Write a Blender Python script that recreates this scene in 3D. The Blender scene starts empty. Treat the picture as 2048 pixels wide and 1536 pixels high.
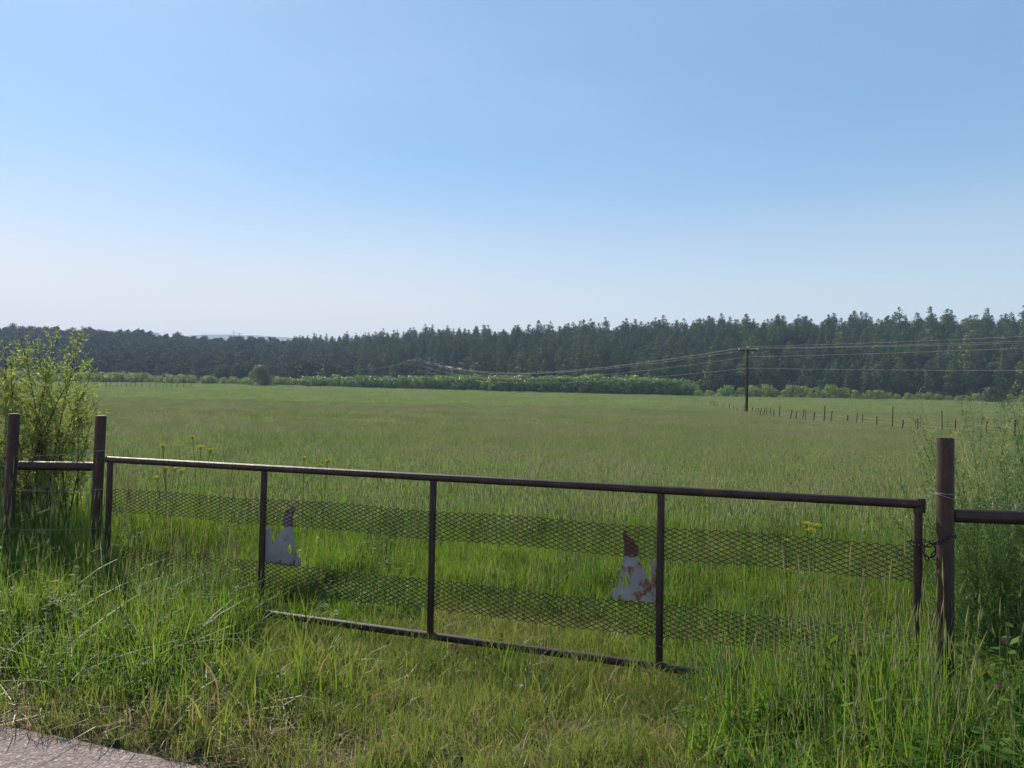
import bpy, math, random
import numpy as np
from mathutils import Vector, Matrix, noise, geometry

random.seed(11)
rng = np.random.default_rng(11)
C = bpy.context.scene.collection
sc = bpy.context.scene
D2R = math.radians

# ------------------------------------------------------------------ camera
F = 1538.0                     # focal length in pixels of the 2048 px wide photograph
PITCH, ROLL = 0.03056, 0.019
EYE = Vector((0, 0, 1.6))
fw = Vector((0, math.cos(PITCH), math.sin(PITCH)))
r0 = Vector((1, 0, 0)); u0 = r0.cross(fw)
CU = (u0 * math.cos(ROLL) - r0 * math.sin(ROLL)).normalized()
CR = (r0 * math.cos(ROLL) + u0 * math.sin(ROLL)).normalized()
cd = bpy.data.cameras.new("camera"); cam = bpy.data.objects.new("camera", cd); C.objects.link(cam)
cam.matrix_world = Matrix(((CR.x, CU.x, -fw.x, EYE.x), (CR.y, CU.y, -fw.y, EYE.y), (CR.z, CU.z, -fw.z, EYE.z), (0, 0, 0, 1)))
cd.sensor_width = 36; cd.lens = F / 2048 * 36; cd.clip_start = 0.05; cd.clip_end = 30000
sc.camera = cam

# ------------------------------------------------------------------ sky, sun, exposure
SUN_AZ, SUN_EL = D2R(-35), D2R(34)          # azimuth from +Y, negative = to the left
w = bpy.data.worlds.new("World"); sc.world = w; w.use_nodes = True
nt = w.node_tree; bg = nt.nodes["Background"]
sky = nt.nodes.new("ShaderNodeTexSky"); sky.sky_type = 'NISHITA'; sky.sun_disc = False
sky.sun_elevation = SUN_EL; sky.sun_rotation = SUN_AZ
sky.air_density = 1.25; sky.dust_density = 0.5; sky.ozone_density = 3.0; sky.altitude = 1500
# gamma compresses the sky's glare towards the sun, a tone curve in its colour
gm = nt.nodes.new("ShaderNodeGamma"); gm.inputs[1].default_value = 0.66; nt.links.new(sky.outputs[0], gm.inputs[0])
mxs = nt.nodes.new("ShaderNodeMix"); mxs.data_type = 'RGBA'; mxs.blend_type = 'MULTIPLY'; mxs.inputs[0].default_value = 1.0
nt.links.new(gm.outputs[0], mxs.inputs[6]); mxs.inputs[7].default_value = (.86, 1.18, 1.43, 1)
tc = nt.nodes.new("ShaderNodeTexCoord"); sp = nt.nodes.new("ShaderNodeSeparateXYZ"); nt.links.new(tc.outputs["Generated"], sp.inputs[0])
mr = nt.nodes.new("ShaderNodeMapRange"); mr.interpolation_type = 'SMOOTHERSTEP'; mr.inputs[1].default_value = .03; mr.inputs[2].default_value = .33; mr.inputs[3].default_value = .97; mr.inputs[4].default_value = 0
nt.links.new(sp.outputs[2], mr.inputs[0])
mp = nt.nodes.new("ShaderNodeMapping"); mp.inputs["Scale"].default_value = (1, 1, 4.5); nt.links.new(tc.outputs["Generated"], mp.inputs[0])
wn_ = nt.nodes.new("ShaderNodeTexNoise"); wn_.inputs["Scale"].default_value = 1.6; wn_.inputs["Detail"].default_value = 5; nt.links.new(mp.outputs[0], wn_.inputs["Vector"])
wr = nt.nodes.new("ShaderNodeMapRange"); wr.inputs[1].default_value = .35; wr.inputs[2].default_value = .7; wr.inputs[3].default_value = 0; wr.inputs[4].default_value = .12; nt.links.new(wn_.outputs["Fac"], wr.inputs[0])
ad = nt.nodes.new("ShaderNodeMath"); ad.operation = 'ADD'; ad.use_clamp = True; nt.links.new(mr.outputs[0], ad.inputs[0]); nt.links.new(wr.outputs[0], ad.inputs[1])
# haze painted into the low sky: pale, a little pinkish towards the sun side
lr = nt.nodes.new("ShaderNodeMapRange"); lr.inputs[1].default_value = -.55; lr.inputs[2].default_value = .55; nt.links.new(sp.outputs[0], lr.inputs[0])
hz_ = nt.nodes.new("ShaderNodeMix"); hz_.data_type = 'RGBA'; nt.links.new(lr.outputs[0], hz_.inputs[0])
hz_.inputs[6].default_value = (6.15, 5.5, 5.0, 1); hz_.inputs[7].default_value = (4.0, 4.6, 4.65, 1)
mh = nt.nodes.new("ShaderNodeMix"); mh.data_type = 'RGBA'; nt.links.new(ad.outputs[0], mh.inputs[0]); nt.links.new(mxs.outputs[2], mh.inputs[6]); nt.links.new(hz_.outputs[2], mh.inputs[7])
nt.links.new(mh.outputs[2], bg.inputs[0]); bg.inputs[1].default_value = 0.12
sd = bpy.data.lights.new("sun", 'SUN'); sd.energy = 5.0; sd.angle = D2R(0.6); sd.color = (1.0, 0.93, 0.80)
sun = bpy.data.objects.new("sun", sd); C.objects.link(sun)
sdir = Vector((math.sin(SUN_AZ) * math.cos(SUN_EL), math.cos(SUN_AZ) * math.cos(SUN_EL), math.sin(SUN_EL)))
sun.rotation_euler = sdir.to_track_quat('Z', 'Y').to_euler()
sc.view_settings.view_transform = 'Standard'; sc.view_settings.look = 'None'
sc.view_settings.gamma = 1.0; sc.view_settings.exposure = 0.55
sc.render.engine = 'CYCLES'
cy = sc.cycles
cy.max_bounces = 6; cy.diffuse_bounces = 3; cy.glossy_bounces = 2; cy.transmission_bounces = 3
cy.volume_bounces = 0; cy.transparent_max_bounces = 4; cy.use_denoising = True; cy.denoiser = 'OPENIMAGEDENOISE'; cy.denoising_input_passes = 'RGB_ALBEDO_NORMAL'; cy.denoising_prefilter = 'ACCURATE'
cy.caustics_reflective = False; cy.caustics_refractive = False
cy.sample_clamp_indirect = 4.0

# ------------------------------------------------------------------ helpers
def ray(px, py):
    return fw + CR * ((px - 1024) / F) - CU * ((py - 768) / F)
def P(px, py, depth):
    d = ray(px, py); return EYE + d * (depth / d.y)
def sst(x, a, b):
    t = min(1.0, max(0.0, (x - a) / (b - a))); return t * t * (3 - 2 * t)
def lerp_t(x, xs, ys): return float(np.interp(x, xs, ys))

def setp(o, label=None, cat=None, group=None, kind=None):
    if label: o['label'] = label
    if cat: o['category'] = cat
    if group: o['group'] = group
    if kind: o['kind'] = kind
    return o
def empty(name, loc=(0, 0, 0)):
    o = bpy.data.objects.new(name, None); o.empty_display_size = 0.1; C.objects.link(o); o.location = loc; return o

class MB:
    def __init__(self): self.v = []; self.f = []; self.m = []; self.n = {}
    def add(self, vs, fs, mi=0):
        n = len(self.v); self.v.extend([tuple(p) for p in vs])
        for f in fs: self.f.append(tuple(i + n for i in f)); self.m.append(mi)
    def box(self, c, s, mi=0, M=None):
        vs = [Vector((x * s[0] / 2, y * s[1] / 2, z * s[2] / 2)) for x in (-1, 1) for y in (-1, 1) for z in (-1, 1)]
        vs = [(M @ p if M else p) + Vector(c) for p in vs]
        self.add(vs, [(0, 1, 3, 2), (4, 6, 7, 5), (0, 4, 5, 1), (2, 3, 7, 6), (0, 2, 6, 4), (1, 5, 7, 3)], mi)
    def tube(self, pts, rad, n=8, mi=0, cap=True):
        pts = [Vector(p) for p in pts]; k = len(pts)
        rads = rad if isinstance(rad, (list, tuple)) else [rad] * k
        base = len(self.v); prev = None
        for i, p in enumerate(pts):
            t = (pts[min(i + 1, k - 1)] - pts[max(i - 1, 0)])
            t = t.normalized() if t.length > 1e-9 else Vector((0, 0, 1))
            if prev is None:
                a = Vector((0, 0, 1)) if abs(t.z) < .9 else Vector((1, 0, 0))
            else: a = prev
            x = (a - t * a.dot(t)).normalized(); y = t.cross(x); prev = x
            for j in range(n):
                an = 2 * math.pi * j / n
                self.v.append(tuple(p + (x * math.cos(an) + y * math.sin(an)) * rads[i]))
        for i in range(k - 1):
            for j in range(n):
                a = base + i * n + j; b = base + i * n + (j + 1) % n
                self.f.append((a, b, b + n, a + n)); self.m.append(mi)
        if cap:
            self.f.append(tuple(base + j for j in reversed(range(n)))); self.m.append(mi)
            self.f.append(tuple(base + (k - 1) * n + j for j in range(n))); self.m.append(mi)
    def mesh(self, name, mats, smooth=False):
        me = bpy.data.meshes.new(name); me.from_pydata(self.v, [], self.f)
        for m in (mats if isinstance(mats, (list, tuple)) else [mats]): me.materials.append(m)
        me.polygons.foreach_set('material_index', self.m)
        if smooth: me.polygons.foreach_set('use_smooth', [True] * len(self.f))
        if self.n:
            me.polygons.foreach_set('use_smooth', [True] * len(self.f))
            me.normals_split_custom_set_from_vertices([self.n.get(i, (0, 0, 0)) for i in range(len(self.v))])
        me.update(); return me
    def build(self, name, mats, parent=None, smooth=False, loc=None):
        o = bpy.data.objects.new(name, self.mesh(name, mats, smooth)); C.objects.link(o)
        if parent: o.parent = parent
        if loc is not None: o.location = loc
        return o

def mat(name, rough=0.8):
    m = bpy.data.materials.new(name); m.use_nodes = True
    b = m.node_tree.nodes["Principled BSDF"]; b.inputs["Roughness"].default_value = rough
    if rough >= .8: b.inputs["Specular IOR Level"].default_value = .08
    return m, m.node_tree, b
def N(nt, t, **kw):
    n = nt.nodes.new(t)
    for k, v in kw.items(): setattr(n, k, v)
    return n
def ramp(nt, fac, stops):
    r = N(nt, "ShaderNodeValToRGB"); e = r.color_ramp.elements
    while len(e) < len(stops): e.new(0.5)
    for i, (p, c) in enumerate(stops): e[i].position = p; e[i].color = (*c, 1)
    nt.links.new(fac, r.inputs[0]); return r.outputs[0]
def noise_n(nt, scale, detail=4, vec=None, rough=.55):
    n = N(nt, "ShaderNodeTexNoise"); n.inputs["Scale"].default_value = scale; n.inputs["Detail"].default_value = detail
    n.inputs["Roughness"].default_value = rough
    if vec is not None: nt.links.new(vec, n.inputs["Vector"])
    return n.outputs["Fac"]
def mixc(nt, fac, a, b, mode='MIX'):
    m = N(nt, "ShaderNodeMix", data_type='RGBA', blend_type=mode)
    if hasattr(fac, 'is_linked'): nt.links.new(fac, m.inputs[0])
    else: m.inputs[0].default_value = fac
    for s, v in ((m.inputs[6], a), (m.inputs[7], b)):
        if hasattr(v, 'is_linked'): nt.links.new(v, s)
        else: s.default_value = (*v, 1)
    return m.outputs[2]
def mth(nt, op, a, b=0.0, c=None):
    m = N(nt, "ShaderNodeMath", operation=op)
    for s, v in zip(m.inputs, (a, b, c)):
        if v is None: continue
        if hasattr(v, 'is_linked'): nt.links.new(v, s)
        else: s.default_value = v
    return m.outputs[0]
def bump(nt, b, h, strength=.4, dist=.01):
    n = N(nt, "ShaderNodeBump"); n.inputs["Strength"].default_value = strength; n.inputs["Distance"].default_value = dist
    nt.links.new(h, n.inputs["Height"]); nt.links.new(n.outputs[0], b.inputs["Normal"])
def wpos(nt): return N(nt, "ShaderNodeNewGeometry").outputs["Position"]

def leafmat(name, stops, patch=None, pscale=.15, transl=.45, rough=.45, spec=.35, hue=None, island=0.0):
    """thin leaves: random colour per instance, optional large patches by world position, light passing through"""
    m, t, b = mat(name, rough)
    oi = N(t, "ShaderNodeObjectInfo").outputs["Random"]
    if island:
        gi = N(t, "ShaderNodeNewGeometry").outputs["Random Per Island"]
        oi = mth(t, 'ADD', mth(t, 'MULTIPLY', oi, 1 - island), mth(t, 'MULTIPLY', gi, island))
    col = ramp(t, oi, stops)
    if patch:
        pn = noise_n(t, pscale, 5, wpos(t), .6)
        k = ramp(t, pn, [(.38, (0, 0, 0)), (.62, (1, 1, 1))])
        col = mixc(t, k, col, mixc(t, .65, col, patch))
    t.links.new(col, b.inputs["Base Color"]); b.inputs["Specular IOR Level"].default_value = spec
    tr = N(t, "ShaderNodeBsdfTranslucent")
    t.links.new(mixc(t, 1.0, col, hue or (1.15, 1.17, .52), 'MULTIPLY'), tr.inputs[0])
    mx = N(t, "ShaderNodeMixShader"); mx.inputs[0].default_value = transl
    t.links.new(b.outputs[0], mx.inputs[1]); t.links.new(tr.outputs[0], mx.inputs[2])
    t.links.new(mx.outputs[0], t.nodes["Material Output"].inputs[0])
    return m

# ------------------------------------------------------------------ materials
def rust_pipe():
    m, t, b = mat("rusty_pipe", .5)
    p = wpos(t)
    n1 = noise_n(t, 9, 6, p, .65); n2 = noise_n(t, 70, 4, p)
    c = ramp(t, n1, [(.3, (.030, .018, .017)), (.5, (.052, .029, .025)), (.68, (.10, .046, .032)), (.8, (.057, .036, .033))])
    c = mixc(t, mth(t, 'MULTIPLY', n2, .5), c, (.03, .018, .018))
    t.links.new(c, b.inputs["Base Color"]); b.inputs["Metallic"].default_value = .35
    t.links.new(ramp(t, n2, [(.3, (.45,) * 3), (.7, (.68,) * 3)]), b.inputs["Roughness"])
    bump(t, b, n2, .35, .002); return m
M_PIPE = rust_pipe()
m, t, b = mat("rusty_mesh", .75); M_MESH = m
t.links.new(ramp(t, noise_n(t, 14, 4, wpos(t)), [(.35, (.026, .017, .013)), (.6, (.05, .028, .018)), (.75, (.10, .042, .024))]), b.inputs["Base Color"])
m, t, b = mat("chipped_white_paint", .6); M_COY = m
p = wpos(t)
att = N(t, "ShaderNodeAttribute", attribute_name="rusty")
nz = mth(t, 'ADD', noise_n(t, 13, 7, p, .66), mth(t, 'MULTIPLY', att.outputs["Fac"], .45))
k = ramp(t, nz, [(.53, (0, 0, 0)), (.62, (1, 1, 1))])
rc = ramp(t, noise_n(t, 40, 5, p), [(.3, (.08, .032, .022)), (.55, (.19, .075, .042)), (.75, (.32, .16, .10))])
wc = ramp(t, noise_n(t, 5, 4, p), [(.3, (.22, .215, .215)), (.7, (.34, .335, .33))])
t.links.new(mixc(t, k, wc, rc), b.inputs["Base Color"]); bump(t, b, nz, .3, .001)
m, t, b = mat("weathered_wood", .85); M_WOOD = m
t.links.new(ramp(t, noise_n(t, 6, 5, wpos(t)), [(.3, (.05, .036, .03)), (.7, (.13, .10, .08))]), b.inputs["Base Color"])
m, t, b = mat("creosote_wood", .8); M_POLE = m
t.links.new(ramp(t, noise_n(t, 5, 5, wpos(t)), [(.3, (.028, .017, .013)), (.7, (.075, .045, .032))]), b.inputs["Base Color"])
m, t, b = mat("ceramic", .3); M_CER = m; b.inputs["Base Color"].default_value = (.5, .5, .5, 1)
m, t, b = mat("aluminium_wire", .7); M_WIRE = m; b.inputs["Base Color"].default_value = (.30, .30, .28, 1); b.inputs["Metallic"].default_value = .0
m, t, b = mat("galvanised_wire", .6); M_BARB = m; b.inputs["Base Color"].default_value = (.26, .25, .23, 1); b.inputs["Metallic"].default_value = .5
m, t, b = mat("bark", .9); M_BARK = m
t.links.new(ramp(t, noise_n(t, 2, 4, wpos(t)), [(.3, (.06, .04, .03)), (.7, (.15, .10, .075))]), b.inputs["Base Color"])
m, t, b = mat("dead_wood", .8); M_DEAD = m; b.inputs["Base Color"].default_value = (.30, .28, .27, 1)

m, t, b = mat("road_asphalt", .8); M_ROAD = m
p = wpos(t)
vo = N(t, "ShaderNodeTexVoronoi"); vo.inputs["Scale"].default_value = 75; t.links.new(p, vo.inputs["Vector"])
vo2 = N(t, "ShaderNodeTexVoronoi"); vo2.inputs["Scale"].default_value = 190; t.links.new(p, vo2.inputs["Vector"])
st = N(t, "ShaderNodeSeparateColor"); t.links.new(vo.outputs["Color"], st.inputs[0])
c = ramp(t, st.outputs[0], [(.0, (.20, .15, .135)), (.5, (.36, .265, .24)), (.8, (.46, .36, .325)), (.93, (.75, .66, .60))])
c = mixc(t, mth(t, 'MULTIPLY', vo.outputs["Distance"], .9), c, (.10, .08, .07))
c = mixc(t, .35, c, ramp(t, noise_n(t, 3, 5, p), [(.3, (.22, .16, .14)), (.7, (.38, .30, .265))]))
t.links.new(c, b.inputs["Base Color"])
h = mth(t, 'ADD', mth(t, 'MULTIPLY', vo.outputs["Distance"], -1.0), mth(t, 'MULTIPLY', vo2.outputs["Distance"], -.4))
bump(t, b, h, .9, .006)

m, t, b = mat("ground_soil", .95); M_GROUND = m
p = wpos(t)
sx = N(t, "ShaderNodeSeparateXYZ"); t.links.new(p, sx.inputs[0])
near = ramp(t, noise_n(t, 6, 7, p, .65), [(.3, (.045, .035, .02)), (.5, (.08, .07, .03)), (.7, (.13, .105, .06))])
field = ramp(t, noise_n(t, .12, 6, p, .62), [(.3, (.09, .105, .03)), (.5, (.125, .14, .045)), (.7, (.17, .165, .07))])
hill = ramp(t, noise_n(t, .05, 7, p, .6), [(.3, (.012, .017, .010)), (.5, (.02, .021, .015)), (.7, (.036, .029, .025))])
k1 = N(t, "ShaderNodeMapRange"); k1.inputs[1].default_value = 9; k1.inputs[2].default_value = 28; t.links.new(sx.outputs[1], k1.inputs[0])
k2 = N(t, "ShaderNodeMapRange"); k2.inputs[1].default_value = 262; k2.inputs[2].default_value = 290; t.links.new(sx.outputs[1], k2.inputs[0])
c = mixc(t, k1.outputs[0], near, field); c = mixc(t, k2.outputs[0], c, hill)
t.links.new(c, b.inputs["Base Color"]); bump(t, b, noise_n(t, 30, 5, p), .5, .02)
m, t, b = mat("dirt_road", .9); M_DIRT = m; b.inputs["Base Color"].default_value = (.30, .27, .22, 1)
m, t, b = mat("mountain", .95); M_MTN = m
t.links.new(ramp(t, noise_n(t, .003, 6, wpos(t)), [(.3, (.06, .08, .08)), (.7, (.12, .13, .11))]), b.inputs["Base Color"])

GREEN = [(.0, (.032, .08, .02)), (.3, (.07, .15, .03)), (.65, (.13, .22, .042)), (.88, (.24, .31, .07)), (1., (.38, .38, .15))]
M_BLADE = leafmat("green_blades", GREEN, (.17, .24, .055), .45, .6, .5, .2, island=.45)
M_SHORT = leafmat("short_turf", [(.0, (.07, .14, .025)), (.5, (.15, .22, .045)), (1., (.28, .31, .10))], (.25, .255, .09), 1.1, .45, .5, .2, island=.6)
M_DRY = leafmat("dry_blades", [(.0, (.28, .21, .10)), (1., (.46, .37, .21))], None, 1, .35, .5, .4, hue=(1.1, 1, .8), island=.6)
M_HEAD = leafmat("seed_heads", [(.0, (.19, .25, .10)), (.5, (.27, .30, .14)), (1., (.38, .35, .22))], None, 1, .35, .6, .3, hue=(1.1, 1.05, .8), island=.5)
M_FIELD = leafmat("field_blades", [(.0, (.135, .25, .055)), (.5, (.195, .31, .08)), (1., (.27, .36, .11))], (.29, .33, .14), .05, .5, .6, .15, hue=(1.02, 1.15, .6), island=.4)
M_FHEAD = leafmat("field_seed_heads", [(.0, (.23, .32, .14)), (1., (.37, .42, .22))], (.42, .42, .31), .08, .45, .7, .2, hue=(1.1, 1.0, .8), island=.4)
M_WEED = leafmat("weed_leaves", [(.0, (.06, .14, .02)), (1., (.14, .22, .035))], None, 1, .45, .6, .12, island=.4)
M_PINE = leafmat("pine_needles", [(.0, (.045, .082, .045)), (.45, (.07, .115, .055)), (.8, (.11, .15, .06)), (1., (.155, .15, .07))], None, 1, .12, .8, .05, hue=(1.3, 1.2, .5), island=.35)
M_JUN = leafmat("juniper_scales", [(.0, (.042, .064, .045)), (.5, (.065, .09, .055)), (1., (.11, .12, .065))], None, 1, .12, .8, .05, hue=(1.2, 1.1, .6), island=.35)
M_WILLOW = leafmat("willow_leaves", [(.0, (.11, .19, .065)), (.5, (.15, .245, .075)), (1., (.21, .30, .09))], None, 1, .42, .5, .3, hue=(1.2, 1.15, .6), island=.4)
M_OLIVE = leafmat("round_bush_leaves", [(.0, (.13, .17, .04)), (1., (.17, .21, .05))], None, 1, .3, .5, .3, island=.4)
M_DARKB = leafmat("dark_bush_leaves", [(.0, (.03, .055, .03)), (1., (.045, .07, .035))], None, 1, .2, .5, .3, island=.4)
M_REDB = leafmat("reddish_brush_twigs", [(.0, (.13, .075, .06)), (1., (.17, .12, .07))], None, 1, .2, .6, .2, island=.4)
M_SHL = leafmat("left_shrub_leaves", [(.0, (.14, .20, .06)), (.5, (.22, .28, .095)), (1., (.35, .38, .16))], None, 1, .55, .5, .3, island=.8)
M_SHR = leafmat("feathery_leaves", [(.0, (.05, .11, .04)), (.5, (.08, .15, .055)), (1., (.13, .20, .08))], None, 1, .42, .5, .3, island=.8)
M_TIP = leafmat("pale_tips", [(.0, (.24, .27, .11)), (1., (.38, .38, .18))], None, 1, .45, .5, .3, island=.8)
M_YEL = leafmat("yellow_flowers", [(.0, (.42, .42, .05)), (1., (.58, .54, .06))], None, 1, .4, .6, .2, hue=(1, 1, .8))
M_PINK = leafmat("pink_clover", [(.0, (.45, .16, .27)), (1., (.55, .22, .33))], None, 1, .3, .6, .2, hue=(1, 1, 1))
M_PUFF = leafmat("seed_puff", [(.0, (.5, .48, .42)), (1., (.6, .57, .5))], None, 1, .4, .6, .2, hue=(1, 1, 1))

# ------------------------------------------------------------------ terrain
A = Vector((-3.72, 7.06)); B = Vector((2.48, 4.74))       # gate ends in plan
GL = (B - A).length; GE = (B - A).normalized(); GN_ = Vector((-GE.y, GE.x))
def gate_pq(x, y):
    d = Vector((x, y)) - A; return d.dot(GE), d.dot(GN_)
def field_h(y):
    d = max(0.0, y - 8); return .006 * d + 8.7e-5 * d * d
UX = [-.9, -.666, -.536, -.406, -.30, -.21, -.113, -.016, .114, .244, .342, .472, .57, .666, .9]
BASE = [300, 300, 298, 296, 294, 292, 290, 286, 282, 278, 274, 266, 258, 246, 225]
CREST = [620, 620, 610, 605, 600, 580, 540, 500, 480, 460, 440, 425, 415, 400, 380]
ELEV = [.0895, .0895, .0875, .0805, .082, .086, .0975, .1035, .1105, .117, .125, .1265, .133, .1335, .14]
TREE = [4.6, 4.6, 4.6, 4.6, 5.5, 7, 9, 10.5, 12, 12, 12.5, 12.5, 13, 13, 13]
def ground_h(x, y):
    s = (y - 3.0 + .34 * x) / 1.06
    z = -.30 * sst(s, 0, 3.0)
    if s > 0: z += .012 * noise.noise(Vector((x * 2.2, y * 2.2, 0))) * min(1, s) + .02 * noise.noise(Vector((x * .5, y * .5, 3))) * min(1, s)
    if s <= 0: z -= .012
    if y <= 8: return z
    u = max(-.9, min(.9, x / max(y, 1)))
    b0 = lerp_t(u, UX, BASE); b1 = lerp_t(u, UX, CREST)
    if y <= b0: return z + field_h(y) + .06 * noise.noise(Vector((x * .02, y * .02, 5))) * min(1, (y - 8) / 30)
    zb = field_h(b0) - .3
    zc = 1.6 + lerp_t(u, UX, ELEV) * b1 - lerp_t(u, UX, TREE)
    tt = (y - b0) / (b1 - b0)
    if tt < 1:
        k = tt * (1.15 - .15 * tt) if tt < 1 else 1
        k = .55 * tt + .45 * (tt * tt * (3 - 2 * tt))
        nz = noise.noise(Vector((x * .012, y * .012, 1))) * 3.0 * math.sin(math.pi * tt)
        return zb + (zc - zb) * k + nz
    return zc - (y - b1) * .04 if y < b1 + 600 else zc - 24 - (y - b1 - 600) * .02

ys = list(np.arange(-14, 2.2, 1.2)) + list(np.arange(2.2, 12, .18)) + list(np.geomspace(12, 250, 70)) + list(np.arange(254, 660, 7)) + list(np.geomspace(670, 4500, 22))
us = list(np.linspace(-1.0, 1.0, 150))
MG = MB(); rows = len(ys)
for y in ys:
    wd = max(abs(y), 9.0) * (1.0 if y < 700 else 1.1)
    for u in us:
        x = u * wd * 1.05; MG.v.append((x, y, ground_h(x, y)))
nu = len(us)
for i in range(rows - 1):
    for j in range(nu - 1):
        a = i * nu + j; MG.f.append((a, a + 1, a + nu + 1, a + nu)); MG.m.append(0)
g = MG.build("ground", M_GROUND, smooth=True); setp(g, "grassy ground of the field rising to the wooded hillside", "ground", kind="structure")

# road: a sheet with a ragged edge, 12 mm above the ground sheet
MR = MB(); xs = np.arange(-9, 9.01, .06)
edge = [3.0 - .34 * x + .035 * noise.noise(Vector((x * 3, 0, 0))) + .03 * noise.noise(Vector((x * 11, 4, 0))) for x in xs]
for x, e in zip(xs, edge): MR.v += [(x, e, -.012), (x, e - .03, .0), (x, -12, .0)]
for i in range(len(xs) - 1):
    a = i * 3
    MR.f += [(a, a + 1, a + 4, a + 3), (a + 1, a + 2, a + 5, a + 4)]; MR.m += [0, 0]
r = MR.build("road", M_ROAD); setp(r, "pinkish grey gravelly asphalt road edge at the lower left corner", "road", kind="structure")

# distant blue mountains
def ridge(name, px0, px1, D, prof, label):
    mb = MB(); n = 60
    for i in range(n + 1):
        px = px0 + (px1 - px0) * i / n
        py = prof(px) ; top = P(px, py, D)
        for k, (dd, f) in enumerate(((-700, 0.0), (-350, .45), (0, 1.0), (350, .8), (900, 0.0))):
            z = -20 + (top.z + 20) * f + 20 * (noise.noise(Vector((i * .31, k, D))) if f not in (0, 1) else 0)
            mb.v.append((top.x, D + dd, z))
    for i in range(n):
        for k in range(4):
            a = i * 5 + k; mb.f.append((a, a + 5, a + 6, a + 1)); mb.m.append(0)
    setp(mb.build(name, M_MTN, smooth=True), label, "mountain", kind="structure")
ridge("mountain", 150, 330, 3400, lambda p: 661 + abs(p - 245) * .06 + 2 * noise.noise(Vector((p * .03, 0, 0))) + (10 if p < 170 or p > 315 else 0), "faint pale blue mountain low on the horizon at the left")
ridge("mountain", 372, 640, 3200, lambda p: 669 + max(0, (405 - p)) * .12 + max(0, p - 470) * .055 + 1.2 * noise.noise(Vector((p * .03, 9, 0))), "long blue mesa on the horizon behind the skyline poles")

# pale dirt road draped on the hillside
def hill_pt(px, py):
    d = ray(px, py); d = d / d.y; y = 200.0
    while y < 640:
        q = EYE + d * y
        if q.z <= ground_h(q.x, q.y): return q
        y += 1.0
    return EYE + d * 300
RD = []
for px, py in ((842, 726), (868, 731), (895, 735), (925, 740), (955, 744), (985, 748), (1010, 752), (1040, 756), (1075, 759)):
    q = hill_pt(px, py); RD.append(Vector((q.x, q.y)))
MD = MB()
for i, q in enumerate(RD):
    tdir = (RD[min(i + 1, len(RD) - 1)] - RD[max(i - 1, 0)]).normalized(); nn = Vector((-tdir.y, tdir.x))
    for s in (-1.9, -.9, 0, .9, 1.9):
        p2 = q + nn * s; MD.v.append((p2.x, p2.y, max(ground_h(p2.x, p2.y), ground_h(q.x, q.y)) + .2))
for i in range(len(RD) - 1):
    for k in range(4):
        a = i * 5 + k; MD.f.append((a, a + 5, a + 6, a + 1)); MD.m.append(0)
setp(MD.build("dirt_road", M_DIRT), "pale dirt road cut across the foot of the wooded hillside", "road", kind="structure")

# ------------------------------------------------------------------ leaf clouds and trees
def quads_mesh(mb, centers, sizes, mi=0, flat=0.0, aspect=.55, nrm=None):
    for qi, (c, s) in enumerate(zip(centers, sizes)):
        d = Vector(rng.normal(size=3)); d.z *= (1 - flat); d.normalize()
        n = Vector(rng.normal(size=3)); x = d.cross(n)
        if x.length < 1e-3: continue
        x.normalize(); a = d * s * .5; b_ = x * s * .5 * aspect
        c = Vector(c)
        if nrm is not None:
            on = Vector(nrm[qi]).normalized()
            if a.cross(b_).dot(on) > 0: b_ = -b_
            k0 = len(mb.v); gn = -a.cross(b_).normalized(); sn = (on * .8 + gn * .35).normalized()
            for k in range(4): mb.n[k0 + k] = tuple(sn)
        mb.add([c - a, c + b_, c + a, c - b_], [(0, 1, 2, 3)], mi)
def crown_cloud(blobs, per, size):
    """points near the surface of many small blobs"""
    cs, ss, ns = [], [], []
    for (x, y, z, r) in blobs:
        k = max(4, int(per * r * r))
        v = rng.normal(size=(k, 3)); v /= np.linalg.norm(v, axis=1)[:, None]
        rad = r * (.55 + .5 * rng.random(k)) [:, None]
        p = v * rad * np.array([1, 1, .8]) + np.array([x, y, z])
        cs += list(p); ss += list(size * (.6 + .8 * rng.random(k)))
        ax = np.array([x, y, 0]) / max(1e-3, math.hypot(x, y)) if math.hypot(x, y) > .2 else np.zeros(3)
        ns += list(v * .8 + ax * .7 + np.array([0, 0, .25]))
    return cs, ss, ns

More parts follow.
